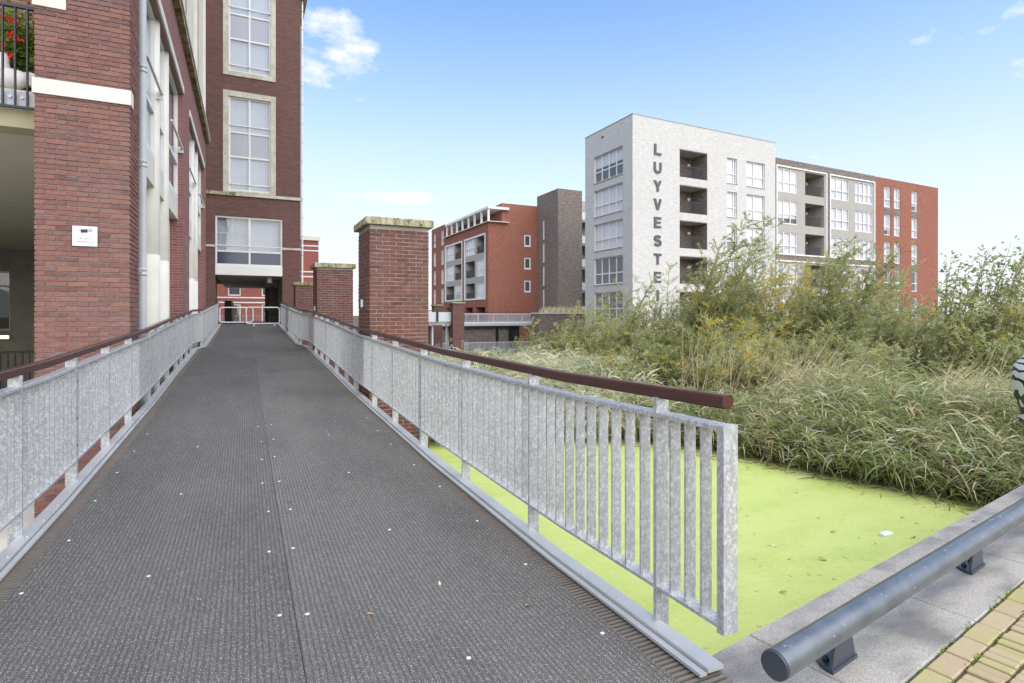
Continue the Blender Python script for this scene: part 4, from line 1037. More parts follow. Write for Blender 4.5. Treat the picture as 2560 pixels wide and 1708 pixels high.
for i, (a, b) in enumerate(frs):
    m = MB(ML); z0, z1 = 3.3, 11.95
    m.box(a, b, -.06, .08, z1 - .2, z1); m.box(a, b, -.06, .08, z0, z0 + .2); m.box(a, a + .2, -.06, .08, z0 + .2, z1 - .2); m.box(b - .2, b, -.06, .08, z0 + .2, z1 - .2)
    m.build('white_surround', M['white_frame'], mr); F2 = ML @ Matrix.Translation((0, .06, 0)); op = []
    for ya, yb, kk in cells[i]:
        for k, ch in enumerate(kk): op.append((U(ya), U(yb), 9.5 - ST * k, 11.75 - ST * k, 1.8 if ch == 'b' else .15))
    wall(F2, a + .2, b - .2, z0 + .2, z1 - .2, op, .15).build('taupe_bay', M['taupe'], mr)
    for ya, yb, kk in cells[i]:
        for k, ch in enumerate(kk):
            u0, u1, za, zb = U(ya), U(yb), 9.5 - ST * k, 11.75 - ST * k
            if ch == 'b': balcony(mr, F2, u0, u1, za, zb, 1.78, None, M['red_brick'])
            else: window(mr, F2, u0, u1, za, zb, .05, mul=tuple(u0 + (u1 - u0) / 4 * q for q in (1, 2, 3)), tra=(za + .95,), fw=.1, fmat=M['white_frame'], gmat=M['glass_far'], bmat=M['window_backing'], depth=.08)
# roof terrace
m = MB(); m.box(28.0, 31, 65.9, 82.9, 14.9, 15.22); m.build('terrace_roof', M['white_panel'], mr)
for yy in (66.05, 68.4, 70.8, 73.1, 75.5, 77.8, 80.1, 82.4): MB().box(28.05, 28.3, yy, yy + .25, 13.25, 14.9).build('terrace_post', M['white_panel'], mr)
MB().box(30.4, 30.6, 66.5, 83, 13.3, 14.9).build('penthouse_glazing', M['dim_room'], mr)
m = MB(); m.box(28.25, 28.3, 66.4, 83, 14.05, 14.1); m.build('terrace_railing', M['dark_steel'], mr)
MB().box(27.95, 31, 65.85, 83.6, 13.251, 13.33).build('terrace_edge', M['white_panel'], mr)
MR = frame((28.23, 66.31), (1, 0))
zw = [(10.37, 11.87), (7.36, 8.85), (4.31, 5.82)]
wall(MR, 0, 7.4, -3.3, 13.25, [(5.17, 6.12, a, b) for a, b in zw], .2).build('front_wall', M['red_brick'], mr)
MB(MR).box(1.9, 7.4, 0, .3, 13.25, 15.82).build('front_wall', M['red_brick'], mr)
MB(MR).box(1.88, 2.2, .301, 17, 13.26, 15.8).build('penthouse_wall', M['red_brick'], mr)
for a, b in zw: window(mr, MR, 5.17, 6.12, a, b, .02, fw=.15, fmat=M['white_frame'], gmat=M['glass_far'], bmat=M['dim_room'], depth=.08, sill=M['white_panel'])
MB().box(30.3, 36, 68.5, 90, -3.3, 13.2).build('body', M['red_brick'], mr)
MB().box(28.5, 35.6, 66.8, 90.5, 12.9, 13.2).build('roof', M['taupe'], mr)
MB().box(28.5, 35.6, 83.8, 90.5, 13.2, 15.4).build('penthouse', M['red_brick'], mr)

db = thing('dark_brick_block', 'dark grey-brown brick stair block with slit windows behind the white building', 'building', (37, 62, -3))
DL = frame((35.3, 66.3), (0, -1)); zz = [(11.15, 13.6), (8.12, 10.62), (5.1, 7.6), (2.08, 4.58)]
wall(DL, 0, 5.58, -3.3, 17.1, [(1.63, 2.1, a, b) for a, b in zz], .2).build('side_wall', M['dark_brick'], db)
for a, b in zz: window(db, DL, 1.63, 2.1, a, b, .02, fw=.10, fmat=M['white_frame'], gmat=M['glass_far'], bmat=M['window_backing'], depth=.08)
MB().box(35.302, 38.85, 60.72, 61.0, -3.3, 17.1).build('front_wall', M['dark_brick'], db)
MB().box(35.6, 38.85, 61.0, 66.3, -3.3, 17.0).build('body', M['dark_brick'], db)
gl = thing('gallery_block', 'pale block with stacked access galleries glimpsed in the gap beside the white building', 'building', (41, 62, -3))
MB().box(38.9, 44, 64, 70, -3.3, 16.6).build('body', M['taupe'], gl)
for k in range(5):
    MB().box(38.9, 44, 62.2, 64, 13.4 - ST * k, 13.7 - ST * k).build('gallery_slab', M['concrete'], gl)
    MB().box(38.9, 44, 62.15, 62.2, 13.75 - ST * k, 14.7 - ST * k).build('gallery_glazing', M['white_panel'], gl)
    MB().box(39.2, 40.6, 63.94, 63.99, 13.75 - ST * k, 16.0 - ST * k).build('gallery_window', M['blue_panel'], gl)

pod = thing('podium_wall', 'dark brick podium wall with pale cap below the dark stair block', 'wall', (34.5, 58.5, -3))
MB().box(31.3, 40, 58.3, 60.6, -3.3, 1.42).build('wall', M['dark_brick'], pod); MB().box(31.25, 40, 58.25, 60.6, 1.421, 1.55).build('cap', M['cream'], pod)
pf = MB(); 
for i in range(9): pf.box(32 + i * .8, 32.05 + i * .8, 58.5, 58.55, 1.55, 1.95)
pf.build('cap_posts', M['dark_steel'], pod)
# distant level footbridge in front of the red building
fb = thing('footbridge', 'distant level footbridge with pale bar railing in front of the orange-red building', 'footbridge', (27, 60.3, 0))
MB().box(18.5, 32.35, 60.3, 62.5, .02, .30).build('deck_beam', M['galv_far'], fb); MB().box(18.5, 32.35, 60.28, 62.5, .302, .44).build('deck', M['white_panel'], fb)
m = MB(); m.box(18.5, 32.35, 60.30, 60.36, 1.46, 1.54); m.build('handrail', M['wood'], fb)
for zz in (.55, 1.34): MB().box(18.5, 32.35, 60.31, 60.35, zz, zz + .05).build('rail', M['galv_far'], fb)
bm_ = MB().box(-.02, .02, -.03, .03, .6, 1.34).mesh('baluster', M['galv_far']); pm2 = MB().box(-.04, .04, -.04, .04, .2, 1.46).mesh('post', M['galv_far'])
for i in range(92): link('baluster', bm_, fb, (18.6 + i * .15, 60.33, 0))
for i in range(8): link('post', pm2, fb, (18.7 + i * 1.9, 60.33, 0))
MB().box(18.5, 32.35, 62.3, 62.34, 1.38, 1.46).build('rail', M['galv_far'], fb)
lw = thing('lower_wall', 'mottled dark brick basement wall under the distant footbridge', 'wall', (27, 65.5, -3.3))
MB().box(18, 32, 65.5, 66.0, -3.3, -.3).build('wall', M['dark_brick'], lw)
for x in (23.2, 28.9, 30.7): MB().box(x, x + .25, 65.2, 65.45, -3.3, .0).build('steel_post', M['black'], lw)
MB().box(18, 32.2, 65.15, 65.45, -.29, -.02).build('lintel_beam', M['dark_steel'], lw); MB().box(30.95, 32.2, 65.4, 65.48, -3.3, -.3).build('doorway', M['gap_shade'], lw)
lr = thing('bar_fence', 'low pale bar fence above the reeds below the distant footbridge', 'fence', (27, 57.5, -3))
m = MB(); m.box(18, 31.2, 57.48, 57.52, -1.80, -1.74); m.box(18, 31.2, 57.48, 57.52, -2.75, -2.7); m.build('rail', M['galv_far'], lr)
bm3 = MB().box(-.02, .02, -.02, .02, -2.7, -1.8).mesh('bar', M['galv_far'])
for i in range(84): link('bar', bm3, lr, (18.1 + i * .155, 57.5, 0))
# far pillars with a raised walkway between
fp = thing('brick_pillar', 'far dark-red brick pillar with pale cap standing among the reeds', 'pillar', (16.4, 45.5, -3), 'far pillars of the raised walkway')
MB().box(15.9, 16.92, 45, 46, -3.2, 2.3).build('shaft', M['tower_brick'], fp); MB().box(15.82, 17.0, 44.92, 46.08, 2.301, 2.42).build('cap_stone', M['moss'], fp)
fp2 = thing('brick_pillar', 'far brick pillar with pale cap, left and behind the raised grey walkway', 'pillar', (15.9, 50, -3), 'far pillars of the raised walkway')
MB().box(15.7, 16.5, 49.6, 50.4, -3.2, 2.15).build('shaft', M['tower_brick'], fp2); MB().box(15.62, 16.58, 49.52, 50.48, 2.151, 2.26).build('cap_stone', M['moss'], fp2)
wk = thing('raised_walkway', 'raised walkway with grey sheet railing beside the far brick pillar', 'walkway', (14.9, 46, -3))
MB().box(11, 15.88, 45.5, 47.4, .44, .72).build('deck', M['concrete'], wk); MB().box(11, 15.88, 45.45, 45.49, .74, 1.55).build('sheet_railing', M['galv_far'], wk)
MB().box(11, 15.88, 45.43, 45.5, 1.62, 1.70).build('handrail', M['wood'], wk); MB().box(14.55, 14.75, 45.38, 45.44, .74, 1.7).build('post', M['dark_steel'], wk)
for x in (14.35, 15.6): MB().box(x, x + .14, 46, 46.14, -3.2, .44).build('steel_post', M['galv_far'], wk)
MB().box(13.6, 14.3, 46.4, 46.6, -3.2, .44).build('dark_post', M['black'], wk)
ws = thing('retaining_wall', 'low dark brick wall with pale cap at the foot of the far pillars', 'wall', (14, 44, -3)); MB().box(10, 15.8, 43, 44.6, -3.3, -2.25).build('wall', M['dark_brick'], ws); MB().box(10, 15.8, 42.95, 44.65, -2.249, -2.1).build('cap', M['cream'], ws)

# ================================================================ tube guard rail on the quay
tr = thing('tube_guard_rail', 'thick blue-grey steel tube guard rail on gusset feet along the quay', 'guard rail', (2.15, 1.45, 0))
q = Vector((math.cos(qa), math.sin(qa), 0)); qn = Vector((math.sin(qa), -math.cos(qa), 0))
E0 = Vector((1.67, 1.375, .168)); E1 = E0 + q * 9.0
m = MB(); m.tube([E0 + q * .012, E1], .0510, 40); m.build('tube', M['tube'], tr)
m = MB(); m.tube([E0, E0 + q * .012], .0490, 40); m.build('end_cap', M['foot_paint'], tr)
for k in range(6):
    c = E0 + q * (.485 + 1.48 * k); c.z = 0
    Fm = Matrix(((q.x, qn.x, 0, c.x), (q.y, qn.y, 0, c.y), (0, 0, 1, 0), (0, 0, 0, 1)))
    m = MB(Fm); m.add([(-.055, -.006, .14), (.055, -.006, .14), (.095, -.006, .014), (-.095, -.006, .014), (-.055, .006, .14), (.055, .006, .14), (.095, .006, .014), (-.095, .006, .014)],
                      [(0, 1, 2, 3), (7, 6, 5, 4), (0, 4, 5, 1), (1, 5, 6, 2), (2, 6, 7, 3), (3, 7, 4, 0)])
    g = m.build('gusset', M['foot_paint'], tr)
    m = MB(Fm); pts = [(.100 * math.cos(a), .012 + .105 * math.sin(a)) for a in np.linspace(math.pi, 2 * math.pi, 24)]
    vs = [(a, b, .002) for a, b in pts] + [(a * 1.0, b * 1.0, .016) for a, b in pts]; n = 24
    m.add(vs, [tuple(range(n - 1, -1, -1)), tuple(range(n, 2 * n))] + [(i, (i + 1) % n, n + (i + 1) % n, n + i) for i in range(n)]); m.build('base_plate', M['foot_paint'], tr)
    for sx in (1, -1): MB(Fm).lathe([(.012, .016), (.012, .026), (.007, .028), (.007, .036)], (sx * .05, -.04, 0), 6).build('anchor_bolt', M['dark_steel'], tr)

# striped sculpture at the right edge of the view
sd = Vector(((2632 - 1280) / 1400. * math.cos(R(YAW)) + math.sin(R(YAW)), -(2632 - 1280) / 1400. * math.sin(R(YAW)) + math.cos(R(YAW)), 0)) * 4.62
px = 4.62 / 1400
sc_ = thing('striped_sculpture', 'black and white wavy striped sculpture cut by the right edge of the photo', 'sculpture', (sd.x, sd.y, 0))
prof = [(20, 1085), (44, 1074), (62, 1062), (66, 1048), (60, 1037), (64, 1022), (73, 1000), (79, 965), (79, 935), (74, 915), (62, 900), (48, 880), (36, 850), (20, 825), (4, 815)]
m = MB(); m.lathe([(r_ * px, 1.4 - (y_ - 785) * px) for r_, y_ in prof], (sd.x, sd.y, 0), 40); m.build('striped_body', M['stripes'], sc_)
m = MB(); m.lathe([(.12, 0), (.12, .02), (.03, .03), (.03, 1.4 - (1078 - 785) * px)], (sd.x, sd.y, .002), 16); m.build('stand', M['dark_steel'], sc_)

# litter and fallen leaves
lt = MB(QM); 
lit = MB(); c0 = Vector((2030 * 1.0894, 1228 * 1.0894, 0))
def on_water(px_, py_, z=WZ):
    r = (px_ - 1280) / 1400.; u = -(py_ - 785) / 1400.; y = R(YAW); t_ = (z - 1.4) / u
    return ((r * math.cos(y) + math.sin(y)) * t_, (-r * math.sin(y) + math.cos(y)) * t_, z)
p = on_water(2215, 1338)
lit.cbox(p[0] - .07, p[0] + .07, p[1] - .035, p[1] + .035, WZ, WZ + .03, .012); tag(lit.build('white_carton', M['white_frame']), 'small white carton floating on the duckweed', 'litter')
def leaf_mesh(name, L, W, mat, seed):
    r = random.Random(seed); n = 7; vs = []
    for i in range(n):
        t_ = i / (n - 1); w = W * math.sin(math.pi * min(max(t_, .04), .97)) ** .8; z = .012 * math.sin(t_ * 3 + seed) + .006
        vs += [(t_ * L - L / 2, -w / 2, z + .006), (t_ * L - L / 2, 0, z), (t_ * L - L / 2, w / 2, z + .008)]
    fs = []
    for i in range(n - 1):
        for j in range(2): fs.append((i * 3 + j, i * 3 + j + 1, i * 3 + j + 4, i * 3 + j + 3))
    me = bpy.data.meshes.new(name); me.from_pydata(vs, [], fs); me.materials.append(mat); return me
lms = [leaf_mesh('fallen_leaf', .06, .03, M['deadleaf'], 1), leaf_mesh('fallen_leaf', .05, .022, M['paleleaf'], 2), leaf_mesh('fallen_leaf', .045, .03, M['paleleaf'], 3)]
r = random.Random(4)
spots = [(2260, 1300), (2300, 1310), (2178, 1363), (2380, 1270), (2110, 1390), (2360, 1262), (2400, 1285), (2330, 1330), (2190, 1300), (2050, 1400), (2150, 1255), (2240, 1262), (2090, 1330), (2310, 1270), (2340, 1295), (1960, 1480), (2040, 1300), (2420, 1262), (2290, 1345), (1930, 1360), (2000, 1235), (2130, 1215), (2370, 1300), (1900, 1560)]
for i, (a, b) in enumerate(spots):
    me = lms[0] if i % 3 == 0 else lms[1 + i % 2]
    o = link('fallen_leaf', me, None, on_water(a + r.uniform(-8, 8), b + r.uniform(-6, 6), WZ + .002)); o.rotation_euler = (0, 0, r.uniform(0, 6.3)); o.scale = (r.uniform(.6, 1.1),) * 3
    tag(o, 'brown fallen leaf floating on the duckweed' if i % 3 == 0 else 'pale fallen leaf floating on the duckweed', 'leaf', 'brown leaves on the duckweed' if i % 3 == 0 else 'pale leaves on the duckweed')
for x, y_, k in ((.52, 2.6, 0), (-.2, 3.1, 1), (.9, 2.75, 1), (.3, 4.4, 0), (-.85, 4.5, 0), (1.2, 2.35, 0)):
    o = link('fallen_leaf', lms[k], None, (x, y_, zd(y_) + .012)); o.rotation_euler = (0, 0, r.uniform(0, 6)); o.scale = (.55,) * 3; tag(o, 'small dry leaf lying on the rubber matting', 'leaf', 'dry leaves on the matting')
for a, b in ((.95, .12), (1.9, .2), (2.7, .08)):
    o = link('fallen_leaf', lms[1], None, QM @ Vector((a, -b, .004))); o.rotation_euler = (0, 0, r.uniform(0, 6)); o.scale = (.8,) * 3; tag(o, 'small pale leaf lying on the granite coping', 'leaf', 'leaves on the coping')

# ================================================================ vegetation
RNG = np.random.default_rng(12)
def ribbons(name, C, Wd, side, tint, mat, parent=None):
    """N leaf blades: C (N,K,3) centre lines, Wd (N,K) widths, side (N,3), tint (N)"""
    N, K, _ = C.shape
    L_ = C - side[:, None, :] * Wd[:, :, None] / 2; R_ = C + side[:, None, :] * Wd[:, :, None] / 2
    V = np.empty((N, K, 2, 3)); V[:, :, 0] = L_; V[:, :, 1] = R_
    idx = np.arange(N * K * 2).reshape(N, K, 2)
    F = np.stack([idx[:, :-1, 0], idx[:, :-1, 1], idx[:, 1:, 1], idx[:, 1:, 0]], -1).reshape(-1, 4)
    me = bpy.data.meshes.new(name); me.vertices.add(N * K * 2); me.vertices.foreach_set('co', V.astype(np.float32).ravel())
    nf = len(F); me.loops.add(nf * 4); me.loops.foreach_set('vertex_index', F.astype(np.int32).ravel())
    me.polygons.add(nf); me.polygons.foreach_set('loop_start', np.arange(0, nf * 4, 4, dtype=np.int32)); me.polygons.foreach_set('loop_total', np.full(nf, 4, dtype=np.int32))
    me.update(calc_edges=True)
    at = me.attributes.new('tint', 'FLOAT', 'POINT'); at.data.foreach_set('value', np.repeat(tint, K * 2).astype(np.float32))
    me.materials.append(mat); return link(name, me, parent)
def unit(v): return v / np.maximum(np.linalg.norm(v, axis=-1, keepdims=True), 1e-9)
def blades(base, d, L, w, droop, K=4, prof=None):
    """curved blades: straight along d, bending down by droop*L at the tip"""
    t_ = np.linspace(0, 1, K)[None, :, None]
    C = base[:, None, :] + d[:, None, :] * (L[:, None, None] * t_)
    C[:, :, 2] -= (droop * L)[:, None] * (t_[..., 0] ** 2)
    pr_ = np.array(prof if prof is not None else np.interp(np.linspace(0, 1, K), [0, .25, .6, 1], [.55, 1, .8, .04]))
    W = w[:, None] * pr_[None, :]
    rnd = RNG.normal(size=base.shape); side = unit(np.cross(d, unit(rnd) + np.array([0, 0, .8])))
    return C, W, side
def cam_point(px_, d, py_=None):
    r_ = (px_ - 1280) / 1400.; y = R(YAW)
    return np.array([(r_ * math.cos(y) + math.sin(y)) * d, (-r_ * math.sin(y) + math.cos(y)) * d, 1.4 - ((py_ or 785) - 785) / 1400. * d])
WIND = np.array([math.cos(R(YAW)), -math.sin(R(YAW)), 0]) * .28
def bush(name, label, x, d, top, width, nleaf, tint0, spread, wisps=.35, nst=16, leafL=.085, leafW=.016, group='willow shrubs on the bank', cat='shrub', nyel=0.0):
    b = cam_point(x, d); gz = float(land_z(np.array([[b[0], b[1]]]))[0]); ht = cam_point(x, d, top)[2] - gz
    t = thing(name, label, cat, (b[0], b[1], gz), group); nleaf = int(nleaf * (2.62 if leafL < .2 else 1)); width *= 1.35; nst = int(nst * 1.5); leafL *= 1.18; leafW *= 1.32 if leafW < .1 else 1
    base = np.array([b[0], b[1], gz - .05])
    az = RNG.uniform(0, 2 * np.pi, nst); lean = RNG.uniform(0, 1, nst) ** .7 * width / ht
    hs = ht * np.where(RNG.uniform(size=nst) < wisps, RNG.uniform(.85, 1.02, nst), RNG.uniform(.45, .8, nst)); hs[0] = ht
    D_ = np.stack([np.cos(az) * lean, np.sin(az) * lean, np.ones(nst)], 1)
    D_[:, :2] += WIND[:2] * .5 * RNG.uniform(.2, 1, (nst, 1))
    root = base + np.stack([np.cos(az), np.sin(az), np.zeros(nst)], 1) * RNG.uniform(0, .25, (nst, 1)) * width
    curl = np.stack([np.cos(az), np.sin(az), np.zeros(nst)], 1) * (RNG.uniform(-.05, .16, (nst, 1)))
    def sp(i, t_): return root[i] + D_[i] * (hs[i] * t_)[:, None] + (curl[i] + WIND * .5) * (hs[i] * t_ ** 2.5)[:, None]
    m = MB()
    for i in range(nst):
        pts = [tuple(sp(np.array([i] * 6), np.linspace(0, 1, 6))[k]) for k in range(6)]
        m.tube(pts, .016 + .010 * hs[i] / 5, 5, .003)
    m.build('stem', M['stem'], t)
    # side twigs, then narrow leaves along them
    ntw = nst * 40; ti = RNG.integers(0, nst, ntw); tt = .12 + .88 * RNG.uniform(0, 1, ntw) ** 1.25
    tp = sp(ti, tt); a2 = RNG.uniform(0, 2 * np.pi, ntw)
    td = unit(np.stack([np.cos(a2), np.sin(a2), RNG.uniform(.3, 1.5, ntw)], 1) + WIND * 1.2)
    tl = RNG.uniform(.25, .85, ntw) * spread * (1.1 - .70 * tt) + .14
    C, W, sd_ = blades(tp, td, tl, np.full(ntw, .007), RNG.uniform(0, .25, ntw), 4, [1, .8, .6, .3])
    ribbons('twig', C, W, sd_, np.full(ntw, .3), M['stem'], t)
    wgt = tl / tl.sum(); li = RNG.choice(ntw, nleaf, p=wgt); ls = RNG.uniform(.05, 1.05, nleaf)
    lp = tp[li] + td[li] * (tl[li] * ls)[:, None]; lp[:, 2] -= .12 * tl[li] * ls ** 2
    lp += RNG.normal(0, .012, lp.shape)
    ld = unit(td[li] * .7 + RNG.normal(0, .55, (nleaf, 3)) + WIND * 1.1 + np.array([0, 0, .10]))
    LL = RNG.uniform(.55, 1.25, nleaf) * leafL; WW = RNG.uniform(.7, 1.3, nleaf) * leafW
    C, W, sd_ = blades(lp, ld, LL, WW, RNG.uniform(0, .5, nleaf), 2, [1, .12])
    yel = (RNG.uniform(size=ntw) < nyel)[li]
    tn = np.clip(tint0 + RNG.normal(0, .10, nleaf) + RNG.normal(0, .11, ntw)[li] + .10 * (tt[li] - .5), 0, .66); tn = np.where(yel, RNG.uniform(.62, 1, nleaf), tn)
    tn = np.where(RNG.uniform(size=nleaf) < .02, .8, tn)
    ribbons('crown', C, W, sd_, tn, M['willow'], t)
    return t
bush('willow_shrub', 'low rounded green shrub at the left end of the thicket before the podium wall', 1375, 17.5, 800, .95, 9000, .30, .8, .2, nyel=.05)
bush('willow_shrub', 'yellow-green shrub under the lowest window of the white building side wall', 1440, 17.5, 745, .8, 8000, .40, .8, .2, nyel=.12)
bush('willow_shrub', 'wispy olive willow in front of the white building corner, left of the lettering', 1530, 16.5, 690, .6, 8000, .42, .75, .4)
bush('willow_shrub', 'willow with thin grey-green tips covering the lowest letters', 1622, 16, 735, .55, 6500, .40, .75, .4, nyel=.05)
bush('willow_shrub', 'tallest green willow rising in front of the white building balconies', 1742, 15.5, 550, .70, 17000, .34, .85, .4, nyel=.05)
bush('willow_shrub', 'tall willow with wispy leaning tip before the narrow white windows', 1800, 17, 585, .65, 9000, .40, .7, .4, nyel=.06)
bush('willow_shrub', 'golden-yellow autumn shrub in front of the white building right edge', 1860, 15.5, 655, .8, 12500, .46, .8, .35, nyel=.42)
bush('willow_shrub', 'dense dark green shrub low in front of the lettering', 1640, 12.6, 820, .9, 13000, .20, .75, .2, nst=20)
bush('willow_shrub', 'yellow tinted low shrub right of the dark green shrub', 1790, 13.0, 800, .9, 12000, .40, .75, .2, nyel=.30)
bush('willow_shrub', 'olive-yellow willow in front of the first grey bay windows', 1945, 16, 670, .8, 11500, .44, .8, .35, nyel=.25)
bush('willow_shrub', 'tall pointed green willow before the dark balconies of the grey block', 2045, 15, 605, .75, 15000, .33, .85, .35, nyel=.04)
bush('willow_shrub', 'grey-green willow in front of the white-framed bays of the grey block', 2130, 15.5, 680, .8, 13000, .46, .8, .35)
bush('willow_shrub', 'low green shrub below the red block windows', 2190, 13.5, 745, .8, 11500, .34, .75, .25)
bush('willow_shrub', 'small olive shrub at the foot of the red block, right of its windows', 2255, 13.5, 800, .6, 7000, .40, .65, .2, nyel=.05)
bush('willow_shrub', 'low dense green shrub behind the reeds under the grey block', 1985, 12.4, 800, .9, 12500, .28, .75, .2, nst=20, nyel=.03)
bush('leafy_tree', 'young broad-leaved tree with loose sprigs against the sky right of the red block', 2395, 12.5, 615, .6, 2600, .30, .8, .4, leafL=.075, leafW=.045, group='broad-leaved bushes at the right', cat='tree')
bush('leafy_tree', 'slender tall sprigs of a young tree near the right edge of the sky', 2470, 12.8, 600, .5, 1900, .30, .7, .4, leafL=.075, leafW=.045, group='broad-leaved bushes at the right', cat='tree')
bush('leafy_bush', 'dense green bush right of the red block below the loose sprigs', 2390, 11.8, 745, .75, 6500, .40, .75, .25, leafL=.075, leafW=.030, group='broad-leaved bushes at the right', cat='bush', nyel=.05)
bush('leafy_bush', 'green and yellow bush filling the right edge of the thicket', 2520, 11.5, 725, .85, 7000, .42, .8, .3, leafL=.075, leafW=.030, group='broad-leaved bushes at the right', cat='bush', nyel=.08)
bush('leafy_bush', 'dark green bush low behind the bent straw reeds at the right', 2460, 10.6, 850, .7, 6500, .30, .7, .2, leafL=.075, leafW=.030, group='broad-leaved bushes at the right', cat='bush', nyel=.03)
bush('willow_shrub', 'feathery willow behind the others, just right of the lowest letters', 1685, 17.5, 650, .75, 8500, .44, .8, .3, nyel=.05)
bush('willow_shrub', 'feathery willow behind the golden shrub before the wide white windows', 1845, 17.2, 625, .75, 8500, .42, .8, .3, nyel=.14)
bush('willow_shrub', 'pale feathery willow before the first white-framed bay', 1985, 17.2, 645, .75, 8500, .46, .8, .3, nyel=.08)
bush('willow_shrub', 'pale feathery willow between the two tall willows of the grey block', 2092, 16.8, 655, .75, 8000, .46, .8, .3, nyel=.03)
bush('willow_shrub', 'feathery olive willow before the left windows of the red block', 2172, 15.8, 700, .75, 8000, .42, .8, .3, nyel=.04)
bush('willow_shrub', 'broad olive willow low before the white corner', 1490, 15.2, 780, .9, 8000, .38, .8, .25, nyel=.08)
bush('willow_shrub', 'low olive scrub just behind the reeds below the first white letters', 1560, 12.4, 872, .85, 8000, .36, .7, .2, nst=18, nyel=.05)
bush('willow_shrub', 'low yellowish scrub behind the reeds under the golden shrub', 1890, 11.8, 850, .85, 8500, .44, .7, .2, nst=18, nyel=.12)
bush('willow_shrub', 'low grey-green scrub behind the reeds under the grey block', 2085, 11.6, 855, .85, 8500, .40, .7, .2, nst=18)
bush('willow_shrub', 'low green scrub behind the reeds under the red block', 2230, 11.3, 865, .85, 8500, .34, .7, .2, nst=18, nyel=.04)
bush('willow_shrub', 'low scrub behind the reeds between dark green and golden shrubs', 1725, 11.9, 870, .85, 8500, .38, .7, .2, nst=18, nyel=.08)
bush('willow_shrub', 'small sapling standing before the distant bar fence', 1310, 26, 846, .5, 2200, .42, .6, .3, nst=7)
bush('leafy_bush', 'far bush on the horizon beyond the right end of the red block', 2440, 40, 712, 5.5, 9000, .30, 2.6, .2, nst=20, leafL=.25, leafW=.12, group='far bushes at the right', cat='bush')
bush('leafy_bush', 'far green bush at the right edge of the horizon', 2600, 38, 700, 5.5, 9000, .34, 2.6, .2, nst=20, leafL=.25, leafW=.12, group='far bushes at the right', cat='bush')

# reed bed: one mass of stalks, drooping blades and plumes
def reeds(name, n, dmin, dmax, hmin, hmax, tint0, lean, xr, blades_per=7, wscale=1.0, pale=.25, accept=None, edge_lo=.05, edge_hi=99):
    pts = []
    while len(pts) < n:
        px_ = RNG.uniform(xr[0], xr[1], 4000); dd = np.sqrt(RNG.uniform(dmin ** 2, dmax ** 2, 4000))
        r_ = (px_ - 1280) / 1400.; y = R(YAW)
        P_ = np.stack([(r_ * math.cos(y) + math.sin(y)) * dd, (-r_ * math.sin(y) + math.cos(y)) * dd], 1)
        e = edge_dist(P_); ok = (e > edge_lo) & (e < edge_hi) & (P_[:, 0] > 2.75)
        if accept is not None: ok &= accept(P_, e)
        pts += list(P_[ok])
    P_ = np.array(pts[:n]); gz = land_z(P_)
    base = np.concatenate([P_, gz[:, None]], 1)
    # clumps lean together
    cl = .6 * np.sin(P_[:, 0] * 1.9 + 1.3) * np.cos(P_[:, 1] * 1.6) + .6 * np.sin(P_[:, 0] * 4.3 - P_[:, 1] * 2.9) * np.cos(P_[:, 1] * 3.7 + 2) ; cl2 = np.cos(P_[:, 0] * 1.1 - P_[:, 1] * 2.3)
    ht = (hmin + (hmax - hmin) * RNG.uniform(0, 1, n) ** .8) * (1 + .26 * cl)
    e = edge_dist(P_); toward = np.array([-.75, -.55, 0]); k = np.clip(1.3 - e / 1.5, 0, 1)[:, None]
    sd0 = unit(np.stack([RNG.normal(0, lean, n) + .25 * cl2, RNG.normal(0, lean, n), np.ones(n)], 1) + toward * k * .75 + WIND * .4)
    ht = ht * (1 - .35 * k[:, 0])
    C, W, s_ = blades(base, sd0, ht, np.full(n, .010 * wscale), RNG.uniform(.05, .3, n) + .15 * k[:, 0], 5, [1, .9, .8, .6, .3])
    tn = np.clip(np.where(RNG.uniform(size=n) < .45, RNG.uniform(.82, 1, n), tint0 + RNG.normal(0, .1, n)), 0, 1)
    Cs, Ws, Ss, Ts = [C], [W], [s_], [tn]
    for j in range(blades_per):
        t_ = np.clip(RNG.uniform(.22, 1.0, n), 0, 1)
        p = base + sd0 * (ht * t_)[:, None]; p[:, 2] -= .18 * ht * t_ ** 2
        a = RNG.uniform(0, 2 * np.pi, n); d = unit(np.stack([np.cos(a), np.sin(a), RNG.uniform(.2, 1.4, n)], 1) + WIND * 1.2 + toward * k * .5)
        L_ = RNG.uniform(.16, .52, n) * wscale ** .5; w_ = RNG.uniform(.011, .022, n) * wscale
        C, W, s_ = blades(p, d, L_, w_, RNG.uniform(.25, .95, n), 5)
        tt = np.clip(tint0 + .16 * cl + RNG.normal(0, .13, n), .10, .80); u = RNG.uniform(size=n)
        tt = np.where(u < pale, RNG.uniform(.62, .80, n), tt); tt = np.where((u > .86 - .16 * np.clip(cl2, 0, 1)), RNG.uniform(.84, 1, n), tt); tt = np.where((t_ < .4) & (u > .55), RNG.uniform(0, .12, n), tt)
        Cs.append(C); Ws.append(W); Ss.append(s_); Ts.append(tt)
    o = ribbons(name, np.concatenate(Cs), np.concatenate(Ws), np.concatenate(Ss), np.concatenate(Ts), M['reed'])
    return base, sd0, ht, o
_, _, _, ro = reeds('reed_bed', 5600, 5.5, 10.4, .45, 1.25, .33, .28, (1450, 2760), 9, 1.0, .10)
tag(stuff(ro), 'dense bent green reeds along the pond edge', 'reeds')
b2, s2, h2, ro = reeds('reed_bed', 3000, 8.0, 15, .70, 1.25, .58, .18, (1060, 1600), 8, 1.35, .36)
tag(stuff(ro), 'pale grey-green reeds behind the railing left of the shrubs', 'reeds')
b3, s3, h3, ro = reeds('reed_bed', 2200, 15, 34, .9, 1.4, .46, .14, (1040, 1650), 6, 1.8, .34)
tag(stuff(ro), 'far reeds spreading below the distant footbridge', 'reeds')
